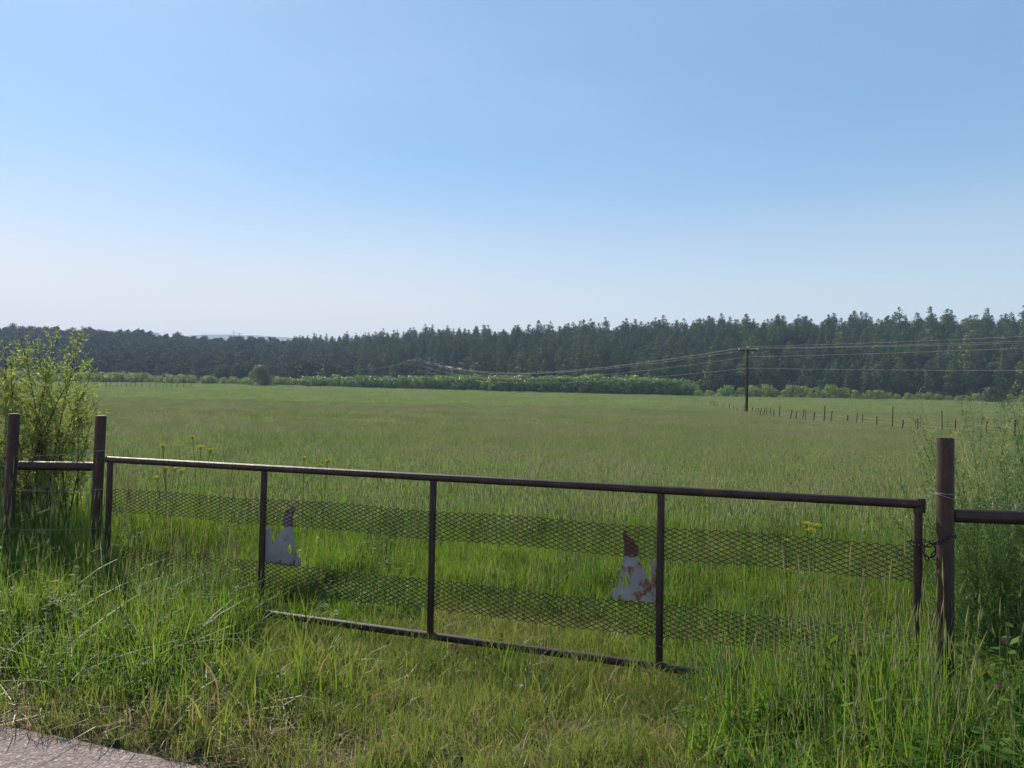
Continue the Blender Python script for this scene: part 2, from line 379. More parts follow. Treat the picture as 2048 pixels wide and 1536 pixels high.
def pine_data(h, seed, droop=0.0):
    """open conical ponderosa: whorls of boughs carrying needle tufts"""
    r_ = random.Random(seed); tr = MB(); lean = r_.uniform(-.02, .02)
    tr.tube([(0, 0, -1), (lean * h * .5, 0, h * .5), (lean * h, 0, h)], [.022 * h, .014 * h, .002 * h], 6)
    blobs = []; z = h * r_.uniform(.06, .14); wmax = h * r_.uniform(.23, .30)
    while z < h * .985:
        t_ = z / h
        prof = min(1, (t_ / .16) ** .5) * (1 - t_ ** 2.3) ** .75
        rad = wmax * max(.20, prof)
        nb = 5 if t_ < .85 else 3
        a0 = r_.uniform(0, 6.28)
        for k in range(nb):
            a = a0 + 6.283 * k / nb + r_.uniform(-.35, .35); rr = rad * r_.uniform(.45, 1.12)
            if r_.random() < .1: continue
            zz = z + rr * .10 + r_.uniform(-.1, .1)
            br = max(.55, rr * .36)
            blobs.append((math.cos(a) * rr * .85 + lean * z, math.sin(a) * rr * .85, zz, br))
            if rr > 1.2: blobs.append((math.cos(a) * rr * .42 + lean * z, math.sin(a) * rr * .42, zz - .1, br * .95))
            tr.tube([(lean * z, 0, z - rr * .1), (math.cos(a) * rr * .9 + lean * z, math.sin(a) * rr * .9, zz)], [.05, .02], 3, cap=False)
        z += h * .06 * r_.uniform(.8, 1.3)
    blobs.append((lean * h, 0, h * .965, .5)); blobs.append((lean * h, 0, h * .92, .9))
    cr = MB(); cs, ss, ns = crown_cloud(blobs, 26, .60); quads_mesh(cr, cs, ss, aspect=.5, nrm=ns)
    return tr, cr
def jun_data(h, seed):
    r_ = random.Random(seed); tr = MB(); wd = h * r_.uniform(.42, .6)
    for k in range(3):
        a = k * 2.1; tr.tube([(0, 0, -.6), (math.cos(a) * .3, math.sin(a) * .3, h * .5)], [.18, .07], 5)
    blobs = []
    for k in range(26):
        a = r_.uniform(0, 6.28); zz = r_.uniform(.12, .93) * h
        prof = math.sqrt(max(0, 1 - (max(0, zz / h - .3) / .72) ** 2)); rr = wd * prof * r_.uniform(.3, .85)
        blobs.append((math.cos(a) * rr, math.sin(a) * rr, zz, h * r_.uniform(.13, .2)))
    blobs.append((0, 0, h * .55, wd * .6))
    cr = MB(); cs, ss, ns = crown_cloud(blobs, 55, .46); quads_mesh(cr, cs, ss, aspect=.6, nrm=ns)
    return tr, cr
def bush_data(h, wd, seed, per=40, size=.30, nb=24, top=1.0):
    r_ = random.Random(seed); st_ = MB(); blobs = []
    for k in range(7):
        a = r_.uniform(0, 6.28); st_.tube([(0, 0, -.4), (math.cos(a) * wd * .5, math.sin(a) * wd * .5, h * .75)], [.06, .02], 4)
    for k in range(nb):
        a = r_.uniform(0, 6.28); zz = h * r_.uniform(.06, .86)
        rr = wd * math.sqrt(max(.05, 1 - (zz / h) ** 2)) * r_.uniform(.2, .9)
        blobs.append((math.cos(a) * rr, math.sin(a) * rr, zz, h * r_.uniform(.12, .21)))
    fo = MB(); cs, ss, ns = crown_cloud(blobs, per, size); quads_mesh(fo, cs, ss, aspect=.45, nrm=ns)
    return st_, fo
def join_mb(a, b_):
    o = MB(); o.v = list(a.v); o.f = list(a.f); o.m = [0] * len(a.f)
    n = len(o.v); o.v += b_.v; o.n = {i + n: q for i, q in b_.n.items()}; o.f += [tuple(i + n for i in f) for f in b_.f]; o.m += [1] * len(b_.f); return o

PINES = [pine_data(h, 100 + i) for i, h in enumerate((15, 13, 14, 11.5, 12.5, 9.5))]
JUNS = [jun_data(h, 200 + i) for i, h in enumerate((4.4, 3.8, 4.8, 3.4))]
def protos(data, tname, cname, wname, m1, m2):
    out = []
    for a, b_ in data:
        out.append((a.mesh(tname, m1), b_.mesh(cname, m2), join_mb(a, b_).mesh(wname, [m1, m2])))
    return out
PP = protos(PINES, "trunk", "crown", "pine_tree", M_BARK, M_PINE)
JP = protos(JUNS, "trunk", "crown", "juniper_tree", M_BARK, M_JUN)

# scatter the hillside
def near_road(x, y):
    for q in RD:
        d = Vector((x, y)) - q
        if abs(d.x) < 9 and -20 < d.y < 4: return True
    return False
cand = []
def px_of(x, y, z):
    v = Vector((x, y, z)) - EYE; dd = v.dot(fw); return 1024 + F * v.dot(CR) / dd, 768 - F * v.dot(CU) / dd
yy = 262.0
while yy < 660:
    stp = 5.6
    xx = -.80 * yy
    while xx < .80 * yy:
        u = xx / yy; px = 1024 + u * F
        x = xx + random.uniform(-3.5, 3.5); y = yy + random.uniform(-3.5, 3.5)
        b0 = lerp_t(u, UX, BASE); b1 = lerp_t(u, UX, CREST)
        xx += stp * random.uniform(.85, 1.25)
        if y < b0 + 3 or y > b1 + 14: continue
        tt = (y - b0) / (b1 - b0)
        pine_p = sst(px, 480, 700) if tt > .35 else sst(px, 620, 1060 + 100 * (0.35 - tt))
        if px < 560: pine_p *= .1
        is_p = random.random() < pine_p
        if is_p and random.random() < .08 + .35 * max(0, noise.noise(Vector((x * .06, y * .06, 12)))): continue
        if is_p and random.random() < .10: is_p = False
        if not is_p:
            open_ = .30 + .45 * (1 - sst(tt, 0, .30))
            if noise.noise(Vector((x * .03, y * .03, 7))) * .6 + random.random() < open_: continue
        if near_road(x, y): continue
        cand.append([x, y, ground_h(x, y), is_p, tt, u])
    yy += stp * 1.0
pines = [c for c in cand if c[3]]; juns = [c for c in cand if not c[3]]
def visible_rank(lst, k=300):
    inn = [c for c in lst if -.67 < c[5] < .67]
    crest = [c for c in inn if .93 < c[4] < 1.0]
    crest.sort(key=lambda c: -c[4]); crest = crest[:0]
    rest = sorted(inn, key=lambda c: c[1])
    return rest[:k]
chosen_p = visible_rank(pines, 290); ids = set(id(c) for c in chosen_p); rest_p = [c for c in pines if id(c) not in ids]
chosen_j = visible_rank(juns, 290); ids = set(id(c) for c in chosen_j); rest_j = [c for c in juns if id(c) not in ids]

def put_tree(name, proto, c, s, sz, label, cat, group, parts):
    rz = random.uniform(0, 6.28)
    if parts:
        e = empty(name, (c[0], c[1], c[2])); e.scale = (s, s, sz); e.rotation_euler.z = rz
        for nm, me in (("trunk", proto[0]), ("crown", proto[1])):
            o = bpy.data.objects.new(nm, me); C.objects.link(o); o.parent = e
    else:
        e = bpy.data.objects.new(name, proto[2]); C.objects.link(e)
        e.location = (c[0], c[1], c[2]); e.scale = (s, s, sz); e.rotation_euler.z = rz
    setp(e, label, cat, group); return e
for i, c in enumerate(chosen_p):
    s = random.uniform(.5, 1.15) * (1 + .25 * noise.noise(Vector((c[0] * .04, c[1] * .04, 8)))) * (1.0 + .12 * sst(c[5], .45, .66)) * (.68 + .32 * sst(c[5], -.3, .15))
    put_tree("pine_tree", random.choice(PP), c, s, s * random.uniform(.9, 1.12), "dark green pine in the front ranks of the dense pine wood on the hillside", "pine tree", "pines in the front ranks of the wooded hillside", i < 110)
for i, c in enumerate(chosen_j):
    s = random.uniform(.9, 1.75)
    put_tree("juniper_tree", random.choice(JP), c, s * random.uniform(.95, 1.15), s * random.uniform(.85, 1.1), "rounded dark juniper on the dry lower slope of the hillside", "juniper", "junipers on the lower hillside", i < 60)

# geometry-node scatter: ONE object, instances of mesh geometry
def scatter(name, meshes, pts, rot, scl, idx, label, cat):
    n = len(pts); me = bpy.data.meshes.new(name); me.vertices.add(n)
    me.vertices.foreach_set('co', np.asarray(pts, dtype=np.float32).ravel())
    for nm, ty, arr, key in (("rot", 'FLOAT_VECTOR', rot, 'vector'), ("scl", 'FLOAT_VECTOR', scl, 'vector'), ("idx", 'INT', idx, 'value')):
        at = me.attributes.new(nm, ty, 'POINT'); at.data.foreach_set(key, np.asarray(arr, dtype=np.int32 if ty == 'INT' else np.float32).ravel())
    o = bpy.data.objects.new(name, me); C.objects.link(o)
    ng = bpy.data.node_groups.new(name, 'GeometryNodeTree')
    ng.interface.new_socket("Geometry", in_out='INPUT', socket_type='NodeSocketGeometry')
    ng.interface.new_socket("Geometry", in_out='OUTPUT', socket_type='NodeSocketGeometry')
    gi = ng.nodes.new("NodeGroupInput"); go = ng.nodes.new("NodeGroupOutput")
    iop = ng.nodes.new("GeometryNodeInstanceOnPoints"); ng.links.new(gi.outputs[0], iop.inputs["Points"])
    jn = ng.nodes.new("GeometryNodeJoinGeometry")
    for me2 in reversed(meshes):
        po = bpy.data.objects.new(name + "_source", me2)
        oi = ng.nodes.new("GeometryNodeObjectInfo"); oi.inputs["Object"].default_value = po
        g2 = ng.nodes.new("GeometryNodeGeometryToInstance"); ng.links.new(oi.outputs["Geometry"], g2.inputs[0])
        ng.links.new(g2.outputs[0], jn.inputs[0])
    ng.links.new(jn.outputs[0], iop.inputs["Instance"]); iop.inputs["Pick Instance"].default_value = True
    def att(nm, ty):
        a = ng.nodes.new("GeometryNodeInputNamedAttribute"); a.data_type = ty; a.inputs[0].default_value = nm; return a.outputs[0]
    ng.links.new(att("idx", 'INT'), iop.inputs["Instance Index"])
    e2r = ng.nodes.new("FunctionNodeEulerToRotation"); ng.links.new(att("rot", 'FLOAT_VECTOR'), e2r.inputs[0])
    ng.links.new(e2r.outputs[0], iop.inputs["Rotation"]); ng.links.new(att("scl", 'FLOAT_VECTOR'), iop.inputs["Scale"])
    ng.links.new(iop.outputs[0], go.inputs[0])
    md = o.modifiers.new("scatter", 'NODES'); md.node_group = ng
    setp(o, label, cat, kind="stuff"); return o

def tree_scatter(name, protos_, lst, lo, hi, label, cat):
    n = len(lst); s = rng.uniform(lo, hi, n) * np.array([1 + .3 * noise.noise(Vector((c[0] * .04, c[1] * .04, 8))) for c in lst]) * np.array([(.68 + .32 * sst(c[5], -.3, .15)) if c[3] else 1 for c in lst]); sz = s * rng.uniform(.88, 1.12, n)
    scatter(name, [p_[2] for p_ in protos_], [(c[0], c[1], c[2]) for c in lst], np.stack([np.zeros(n), np.zeros(n), rng.uniform(0, 6.28, n)], 1),
            np.stack([s, s, sz], 1), rng.integers(0, len(protos_), n), label, cat)
tree_scatter("pine_woods", PP, rest_p, .5, 1.15, "dense dark pine wood covering the upper hillside and skyline", "woods")
tree_scatter("juniper_woods", JP, rest_j, .95, 1.75, "scattered dark juniper woodland up to the left skyline", "woods")
print("pines", len(pines), "junipers", len(juns))

# a dead snag on the skyline
def snag():
    u = (1860 - 1024) / F; y = 424; base = P(1860, 640, y); gz = ground_h(base.x, y); top = P(1860, 613, y).z
    e = empty("dead_tree", (base.x, y, gz)); h = top - gz
    mb = MB(); mb.tube([(0, 0, -.5), (.1, 0, h * .5), (0, 0, h)], [.32, .22, .06], 6); mb.build("trunk", M_DEAD, e)
    for k in range(9):
        z = h * random.uniform(.62, .95); a = random.choice((0, math.pi)) + random.uniform(-.5, .5); l = random.uniform(.7, 1.5)
        mb = MB(); mb.tube([(0, 0, z), (math.cos(a) * l, math.sin(a) * l, z + .25)], [.08, .03], 4); mb.build("branch", M_DEAD, e)
    setp(e, "bare dead tree trunk poking above the pine skyline at the right", "dead tree")
snag()

# ------------------------------------------------------------------ bushes along the far edge of the field
def put_bush(name, meshes, loc, sc3, label, cat, group=None):
    e = empty(name, loc); e.scale = sc3; e.rotation_euler.z = random.uniform(0, 6.28)
    for nm, me in zip(("stems", "foliage"), meshes):
        o = bpy.data.objects.new(nm, me); C.objects.link(o); o.parent = e
    return setp(e, label, cat, group)
M_LOWB = leafmat('low_bush_leaves', [(.0, (.15, .22, .07)), (1., (.25, .33, .11))], None, 1, .5, .6, .15, hue=(1.1, 1.15, .6), island=.4)
WB = []; WL = []
for i in range(5):
    a, b_ = bush_data(3.6, 2.7, 300 + i, 80, .34, 48); WB.append((a.mesh("stems", M_BARK), b_.mesh("foliage", M_WILLOW))); WL.append((WB[-1][0], b_.mesh("foliage", M_LOWB)))
def hedge(pxs, base_y, dist, height, step, rows_, label, group, hv=.2):
    px = pxs[0]
    while px < pxs[1]:
        d = lerp_t(px, *dist); h = lerp_t(px, *height)
        for rI in range(rows_ + (1 if 530 <= pxs[0] < 1000 else 0)):
            dd = d + 1.5 + rI * 3.5; q = P(px + random.uniform(-4, 4), 780, dd); s = h / 2.75 * random.uniform(1 - hv, 1 + hv)
            put_bush("willow_bush", random.choice(WL if pxs[0] > 1390 or pxs[0] < 0 else WB), (q.x, dd, ground_h(q.x, dd) - .15), (max(s, .55) * random.uniform(.9, 1.2), max(s, .55), s), label, "willow bush", group)
        px += step * random.uniform(.8, 1.2)
hedge((530, 1392), 0, ([530, 800, 1000, 1350], [283, 268, 258, 250]), ([530, 700, 1000, 1200, 1330, 1392], [2.6, 3.3, 4.3, 4.6, 4.5, 3.2]), 17, 2,
      "leafy green willow in the long hedge along the far edge of the field", "willows of the long hedge across the field")
hedge((1400, 2080), 0, ([1400, 1700, 1990], [244, 252, 246]), ([1400, 1440, 1500, 1700, 1800, 1990], [2.3, 2.7, 3.3, 3.2, 2.2, 2.0]), 21, 1,
      "low light green bush in the band under the pines beyond the power pole", "low bushes under the pines at the right")
hedge((-20, 505), 0, ([0, 505], [272, 284]), ([0, 170, 200, 420, 505], [3.0, 3.0, 3.0, 2.4, 2.1]), 20, 2,
      "pale green low willow at the foot of the juniper slope on the left", "low willows at the left end of the field")
def single_bush(name, px, dist, h, wd, m, seed, label, cat="bush", per=60, size=.36):
    a, b_ = bush_data(h, wd, seed, per, size, 46 if h < 5 else 90); q = P(px, 760, dist)
    put_bush(name, (a.mesh("stems", M_BARK), b_.mesh("foliage", m)), (q.x, dist, ground_h(q.x, dist) - .1), (1, 1, 1), label, cat)
single_bush("round_bush", 522, 276, 7.9, 5.2, M_OLIVE, 401, "big round olive green bush standing above the left end of the hedge")
single_bush("dark_bush", 418, 282, 3.9, 2.6, M_WILLOW, 402, "small upright green bush left of the big round bush")
single_bush("dark_bush", 1988, 238, 5.6, 4.6, M_DARKB, 403, "dark blue-green round bush at the far right edge of the field")
single_bush("reddish_bush", 330, 286, 2.7, 5.0, M_REDB, 404, "reddish brown brush among the pale willows on the left, nearer the round bush")
single_bush("reddish_bush", 365, 288, 2.3, 3.4, M_REDB, 406, "small reddish brown brush, the one closest to the upright green bush")
single_bush("reddish_bush", 228, 285, 2.0, 4.0, M_REDB, 405, "reddish brown brush behind the left wire fence")
single_bush("yellow_bush", 1470, 100, .75, 1.7, M_SHL, 407, "low yellow-green weed patch at the foot of the power pole", "weeds", 260, .12)
single_bush("yellow_bush", 1690, 71, .9, 1.0, M_WEED, 408, "small green bramble growing on the right wire fence", "bramble", 260, .1)

# ------------------------------------------------------------------ power line
def sag(a, b_, s, n=14):
    out = []
    for i in range(n + 1):
        t_ = i / n; p_ = a.lerp(b_, t_); p_.z -= 4 * s * t_ * (1 - t_); out.append(p_)
    return out
def insul(parent, p_):
    mb = MB(); mb.tube([p_, p_ + Vector((0, 0, .05)), p_ + Vector((0, 0, .1)), p_ + Vector((0, 0, .17)), p_ + Vector((0, 0, .24))], [.05, .12, .06, .12, .05], 8)
    mb.build("insulator", M_CER, parent)
q = P(1493, 828, 100); pz = ground_h(q.x, 100); PB = Vector((q.x, 100, pz))
topz = P(1494, 697, 100).z; pole = empty("utility_pole", PB)
mb = MB(); mb.tube([(0, 0, -.8), (0.02, 0, (topz - pz) * .5), (.08, 0, topz - pz)], [.19, .17, .13], 12); mb.build("shaft", M_POLE, pole)
ztop = topz - pz; xd = Vector((.93, -.36, 0))
ca = MB(); c0 = Vector((.08, -.2, ztop - .30))
Mx = Matrix.Rotation(math.atan2(xd.y, xd.x), 3, 'Z')
ca.box(c0, (2.5, .10, .13), 0, Mx); ca.build("crossarm", M_POLE, pole)
INS = [c0 + xd * s + Vector((0, 0, .07)) for s in (-1.15, 1.15)] + [Vector((.08, 0, ztop + .0))]
for p_ in INS: insul(pole, p_)
mb = MB(); mb.tube([c0 + xd * .6 + Vector((0, .06, -.05)), c0 + Vector((0, .1, -.55))], .03, 5); mb.build("brace", M_POLE, pole)
mb = MB(); mb.tube([c0 - xd * .6 + Vector((0, .06, -.05)), c0 + Vector((0, .1, -.55))], .03, 5); mb.build("brace", M_POLE, pole)
mb = MB(); mb.box(c0 + Vector((.5, -.1, -.22)), (.14, .1, .25), 0); mb.build("cutout_box", M_CER, pole)
setp(pole, "tall dark wooden power pole with crossarm standing by the right fence", "utility pole")
# far pole beside the hillside road
fq = P(833, 760, 318); fz = ground_h(fq.x, 318); ftop = P(832, 717, 318).z
FP = Vector((fq.x, 318, fz)); fpole = empty("utility_pole", FP)
mb = MB(); mb.tube([(0, 0, -.6), (0, 0, ftop - fz)], [.22, .16], 8); mb.build("shaft", M_POLE, fpole)
mb = MB(); mb.box((0, 0, ftop - fz - .5), (2.6, .14, .16), 0, Mx); mb.build("crossarm", M_POLE, fpole)
setp(fpole, "far small power pole beside the pale hillside road", "utility pole")
def wire(name, pts, r_, label, group=None, m=M_WIRE):
    mb = MB(); mb.tube(pts, r_, 5); setp(mb.build(name, m), label, "cable", group); return mb
near_pts = [PB + p_ + Vector((0, 0, .25)) for p_ in INS]
lw = [P(1494, 714, 100) + Vector((0, -.2, 0)), P(1494, 736.5, 100) + Vector((0, -.2, 0))]
far_top = [Vector((FP.x, FP.y, ftop)) + v for v in (Vector((-1.15, .4, -.2)), Vector((1.15, -.4, -.2)), Vector((0, 0, .2)), Vector((0, -.3, -2.2)), Vector((0, -.3, -4.4)))]
spans = [(near_pts[0], far_top[0]), (near_pts[1], far_top[1]), (near_pts[2], far_top[2]), (lw[0], far_top[3]), (lw[1], far_top[4])]
wn = ["outer left conductor", "outer right conductor", "topmost conductor", "middle cable", "lowest cable"]
for (a, b_), nm, sg in zip(spans, wn, (4.6, 4.6, 4.6, 4.4, 3.6)):
    wire("power_cable", sag(a, b_, sg, 24), .013, f"{nm} hanging left from the tall power pole to the far pole", "cables left of the tall power pole")
# next pole stands outside the frame at the right
NX = [P(2260, 674, 62), P(2260, 679, 62), P(2260, 662, 62), P(2260, 687, 62), P(2260, 741, 62)]
for a, b_, nm, sg in zip((near_pts[0], near_pts[1], near_pts[2], lw[0], lw[1]), NX, wn, (.15, .15, .15, .12, .1)):
    wire("power_cable", sag(a, b_, sg), .014, f"{nm} running right from the tall power pole out of the picture", "cables right of the tall power pole")
# skyline poles on the left, wires coming down the slope
def sky_pole(px, py, d, label):
    q = P(px, py, d); gz = ground_h(q.x, d); e = empty("utility_pole", (q.x, d, gz)); h = q.z - gz
    mb = MB(); mb.tube([(0, 0, -.5), (0, 0, h)], [.28, .2], 6); mb.build("shaft", M_DEAD, e)
    mb = MB(); mb.box((0, 0, h - .5), (3.6, .2, .25)); mb.build("crossarm", M_DEAD, e); setp(e, label, "utility pole"); return q
s1 = sky_pole(468, 663, 606, "tiny pole on the left skyline, the left one of two")
s2 = sky_pole(479, 666, 600, "tiny pole on the left skyline where the cables come down, right one of two")
mid = P(580, 733, 330)
for k, off in enumerate((-1.6, 0, 1.6)):
    a = s2 + Vector((off, 0, -.3)); pts = [a.lerp(P(486 + k, 684, 570), .0)] + [P(482 + k * 2, 676, 590), P(490 + k * 3, 697, 530), P(500 + k * 4.5, 716, 470), P(514 + k * 5, 731, 420), P(545 + k * 4, 737, 370), P(600, 740 + k, 345), P(700, 741 + k, 335), P(780, 732 + k, 326), far_top[min(k, 2)]]
    wire("power_cable", pts, .014, ("left", "middle", "right")[k] + " one of three thin cables coming down the juniper slope from the skyline pole", "cables down the left slope")

# ------------------------------------------------------------------ wire fences in the field
def wire_fence(name, posts, label, wires=3):
    e = empty(name, posts[0][0]); o0 = posts[0][0]; tops = []
    for (loc, h, lx, ly, rad, m_) in posts:
        mb = MB(); b_ = loc - o0
        j = [random.uniform(-.03, .03) for _ in range(4)]
        mb.tube([b_ + Vector((0, 0, -.3)), b_ + Vector((lx * .5 + j[0], ly * .5 + j[1], h * .5)), b_ + Vector((lx, ly, h))], [rad, rad * .95, rad * .8], 7)
        mb.build("post", m_, e); tops.append((b_, Vector((lx, ly, h))))
    for k in range(wires):
        f_ = (.35, .62, .88)[k]; mb = MB()
        mb.tube([b_ + Vector((t_.x * f_, t_.y * f_, min(1.15, t_.z) * f_)) for b_, t_ in tops], .004, 4); mb.build("wire_strand", M_BARB, e)
    setp(e, label, "fence")
# right: (px of the base, distance, height)
RF = []
for px, py, d, h, ln in ((1396, 800, 182, .9, -.2), (1400, 801, 178, .9, .1), (1405, 803, 172, .9, 0), (1419, 800, 160, 1.2, .25), (1422, 800, 156, 1.2, .3), (1426, 802, 150, 1.2, .1), (1431, 801, 145, 1.3, -.2), (1437, 806, 138, 1.1, -.3),
        (1445, 809, 131, 1.0, .1), (1459, 815, 120, 1.3, 0), (1469, 818, 112, 1.1, -.1), (1474, 820, 108, .9, 0), (1485, 822, 103, 1.2, 0), (1489, 820, 101, 1.7, 0), (1502, 825, 97, 1.3, .2), (1508, 826, 94, 1.2, .25), (1514, 826, 91, 1.2, .2),
        (1520, 826, 89, 1.3, .15), (1526, 826, 87, 1.2, .2), (1532, 826, 85, 1.4, .05), (1541, 826, 83, 1.5, 0), (1548, 827, 81, 1.2, 0), (1559, 828, 79, 1.9, .05), (1579, 830, 77, 1.3, .25), (1591, 831, 76, 1.1, .1),
        (1603, 834, 74, 1.5, .22), (1613, 834, 73, 1.5, -.15), (1627, 834, 71, 1.2, .1), (1647, 837, 69, 2.0, .13), (1661, 838, 68, 1.4, .15), (1693, 838, 66, 1.0, .1), (1712, 842, 64, 1.3, .1), (1725, 848, 63, 1.2, 0),
        (1754, 848, 61, 1.1, 0), (1784, 854, 58, 2.1, .08), (1806, 855, 56, .9, 0), (1835, 858, 54, 1.1, 0), (1884, 868, 50, 1.9, 0), (1910, 866, 48, 1.2, .05), (1970, 871, 45, 1.2, .15), (2028, 876, 42, 1.4, .1), (2075, 880, 40, 1.3, 0)):
    q = P(px, py, d); z = ground_h(q.x, d)
    RF.append((Vector((q.x, d, z)), h * .78 + .35, ln, random.uniform(-.05, .05), random.uniform(.035, .065), M_WOOD))
wire_fence("wire_fence", RF, "old wire fence of leaning dark wooden posts by the power pole")
LF = []
for i, px in enumerate((212, 220, 232, 243, 253, 260, 271, 284, 298, 312, 326, 334, 343, 354, 368, 380)):
    d = 218 + i * 1.2; q = P(px, 770, d); z = ground_h(q.x, d)
    LF.append((Vector((q.x, d, z)), random.choice((1.4, 1.9, 1.6, 2.1)), random.choice((0, .1, .4, .5, -.05)), 0, random.uniform(.07, .11), M_WOOD))
wire_fence("wire_fence", LF, "distant wire fence of small leaning posts on the left of the field", 2)

# ------------------------------------------------------------------ the pipe gate
def GP(px, py, off=0.0):
    """point where the line of sight meets the vertical gate plane (off metres towards the camera)"""
    n3 = Vector((GN_.x, GN_.y, 0)); p0 = Vector((A.x, A.y, 0)) - n3 * off
    d = ray(px, py); return EYE + d * ((p0 - EYE).dot(n3) / d.dot(n3))
gate = empty("pipe_gate", (A.x, A.y, -.3)); G0 = Vector((A.x, A.y, -.3))
def L(p_): return Vector(p_) - G0
TOPL, TOPR = GP(214, 918), GP(1842, 1010)
BOTL, BOTR = GP(527, 1232), GP(1322, 1327)
TOPL.z = TOPR.z = (TOPL.z + TOPR.z) / 2
zb = (BOTL.z + BOTR.z) / 2
def gpt(px, z):                       # on the gate plane, at picture column px, height z
    a = GP(px, 1000); return Vector((a.x, a.y, z))
BR, UR = .0285, .0262
ex = Vector((GE.x, GE.y, 0))
zt = TOPL.z
def rod(name, a, b_, r_, parent=gate, m=M_PIPE, n=16):
    mb = MB(); mb.tube([L(a), L(a.lerp(b_, .33)), L(a.lerp(b_, .66)), L(b_)], r_, n); return mb.build(name, m, parent, smooth=False)
rod("top_rail", TOPL, TOPR, BR); 
EL = gpt(217, zb); ER = gpt(1836, zb)
rod("bottom_rail", EL, ER, BR)
ucol = [(218, 212), (527, 520), (866, 858), (1322, 1321), (1836, 1836)]
UPS = []
for i, (pt, pb) in enumerate(ucol):
    a = gpt(pt, zt - BR * .8); b_ = gpt(pt, zb + BR * .7)
    UPS.append(a); rod("upright", a, b_, UR)
# small welded stub and hinge at the ends
mb = MB(); mb.tube([L(TOPR + Vector((0, 0, -.05))), L(TOPR + Vector((0, 0, .035)))], UR, 14); mb.build("end_cap", M_PIPE, gate)
hg = TOPL - ex * .10
mb = MB(); mb.tube([L(TOPL - ex * .02), L(hg)], .014, 8); mb.tube([L(hg + Vector((0, 0, -.04))), L(hg + Vector((0, 0, .05)))], .022, 10); mb.build("hinge", M_PIPE, gate)
hb = gpt(214, zb + .22)
mb = MB(); mb.tube([L(hb), L(hb - ex * .10)], .014, 8); mb.tube([L(hb - ex * .10 + Vector((0, 0, -.04))), L(hb - ex * .10 + Vector((0, 0, .05)))], .022, 10); mb.build("hinge", M_PIPE, gate)
# expanded-metal strips
n3 = Vector((GN_.x, GN_.y, 0))
def mesh_strip(a0, a1, z0, z1, rows_=7, sway=0.0, end=None):
    p0, p1 = a0 + ex * UR, a1 - ex * UR; ln = (p1 - p0).length
    W = .0685; n = max(4, round(ln / W * 2)); hx = ln / n; rh = (z1 - z0) / (2 * rows_)
    mb = MB(); th = .003; wd = .0052
    seg = []
    for i in range(n):
        for j in range(2 * rows_):
            up = (i + j) % 2 == 0
            seg.append((i * hx, z0 + (j if up else j + 1) * rh, (i + 1) * hx, z0 + (j + 1 if up else j) * rh))
    for (xa, za, xb, zb_) in seg:
        if end and xb > end: continue
        pts = []
        for x_, z_ in ((xa, za), (xb, zb_)):
            bow = .010 * math.sin(x_ * 3.1 + z0 * 9) * math.sin(math.pi * x_ / ln)
            dz = .006 * math.sin(x_ * 4 + z0 * 20) + sway * x_
            pts.append(L(Vector((p0.x, p0.y, z_ + dz)) + ex * x_ + n3 * bow))
        d = (pts[1] - pts[0]).normalized(); s = d.cross(n3).normalized()
        vs = []
        for q_ in pts:
            for sa, sb in ((-1, -1), (1, -1), (1, 1), (-1, 1)): vs.append(q_ + s * wd * .5 * sa + n3 * (th * .5 * sb))
        mb.add(vs, [(0, 1, 5, 4), (1, 2, 6, 5), (2, 3, 7, 6), (3, 0, 4, 7)])
    return mb.build("mesh_panel", M_MESH, gate)
H = zt - zb
for i in range(4):
    a0, a1 = Vector((UPS[i].x, UPS[i].y, 0)), Vector((UPS[i + 1].x, UPS[i + 1].y, 0))
    mesh_strip(a0, a1, zt - .392 * H, zt - (.208 if i else .215) * H)
    mesh_strip(a0, a1, zt - .838 * H, zt - .648 * H)

# howling coyote cut-outs
def cutout(outline, hole, off, scale, ox, oy, head_y, name="coyote_cutout", rust=.0, hr=1.0, lab=None):
    o2 = [(ox + x / scale, oy + y / scale) for x, y in outline]; h2 = [(ox + x / scale, oy + y / scale) for x, y in hole]
    def jag(pts):      # subdivide once, slightly rounded corners
        out = []
        for i, p_ in enumerate(pts):
            q_ = pts[(i + 1) % len(pts)]; out.append((p_[0] * .78 + q_[0] * .22, p_[1] * .78 + q_[1] * .22)); out.append((p_[0] * .22 + q_[0] * .78, p_[1] * .22 + q_[1] * .78))
        return out
    o2, h2 = jag(o2), jag(h2)
    polys = [[Vector((x, -y, 0)) for x, y in o2], [Vector((x, -y, 0)) for x, y in h2]]
    tris = geometry.tessellate_polygon(polys); allp = o2 + h2; n = len(allp); mb = MB()
    fr = [L(GP(x, y, off)) for x, y in allp]; bk = [p_ + n3 * .005 for p_ in fr]
    mb.v = [tuple(p_) for p_ in fr + bk]
    for t_ in tris: mb.f.append(tuple(t_)); mb.m.append(0); mb.f.append(tuple(i + n for i in reversed(t_))); mb.m.append(0)
    for base, cnt in ((0, len(o2)), (len(o2), len(h2))):
        for i in range(cnt):
            a, b_ = base + i, base + (i + 1) % cnt; mb.f.append((a, b_, b_ + n, a + n)); mb.m.append(0)
    # coarse faces carry no inner vertices, so store the rust amount per vertex by height
    o = mb.build(name, M_COY, gate)
    at = o.data.attributes.new("rusty", 'FLOAT', 'POINT')
    hy = L(GP(ox + 550 / scale, oy + head_y / scale, off)).z
    at.data.foreach_set('value', [(hr if p_[2] > hy else 0.0) + rust for p_ in mb.v])
    if lab: o['label'] = lab
    return o
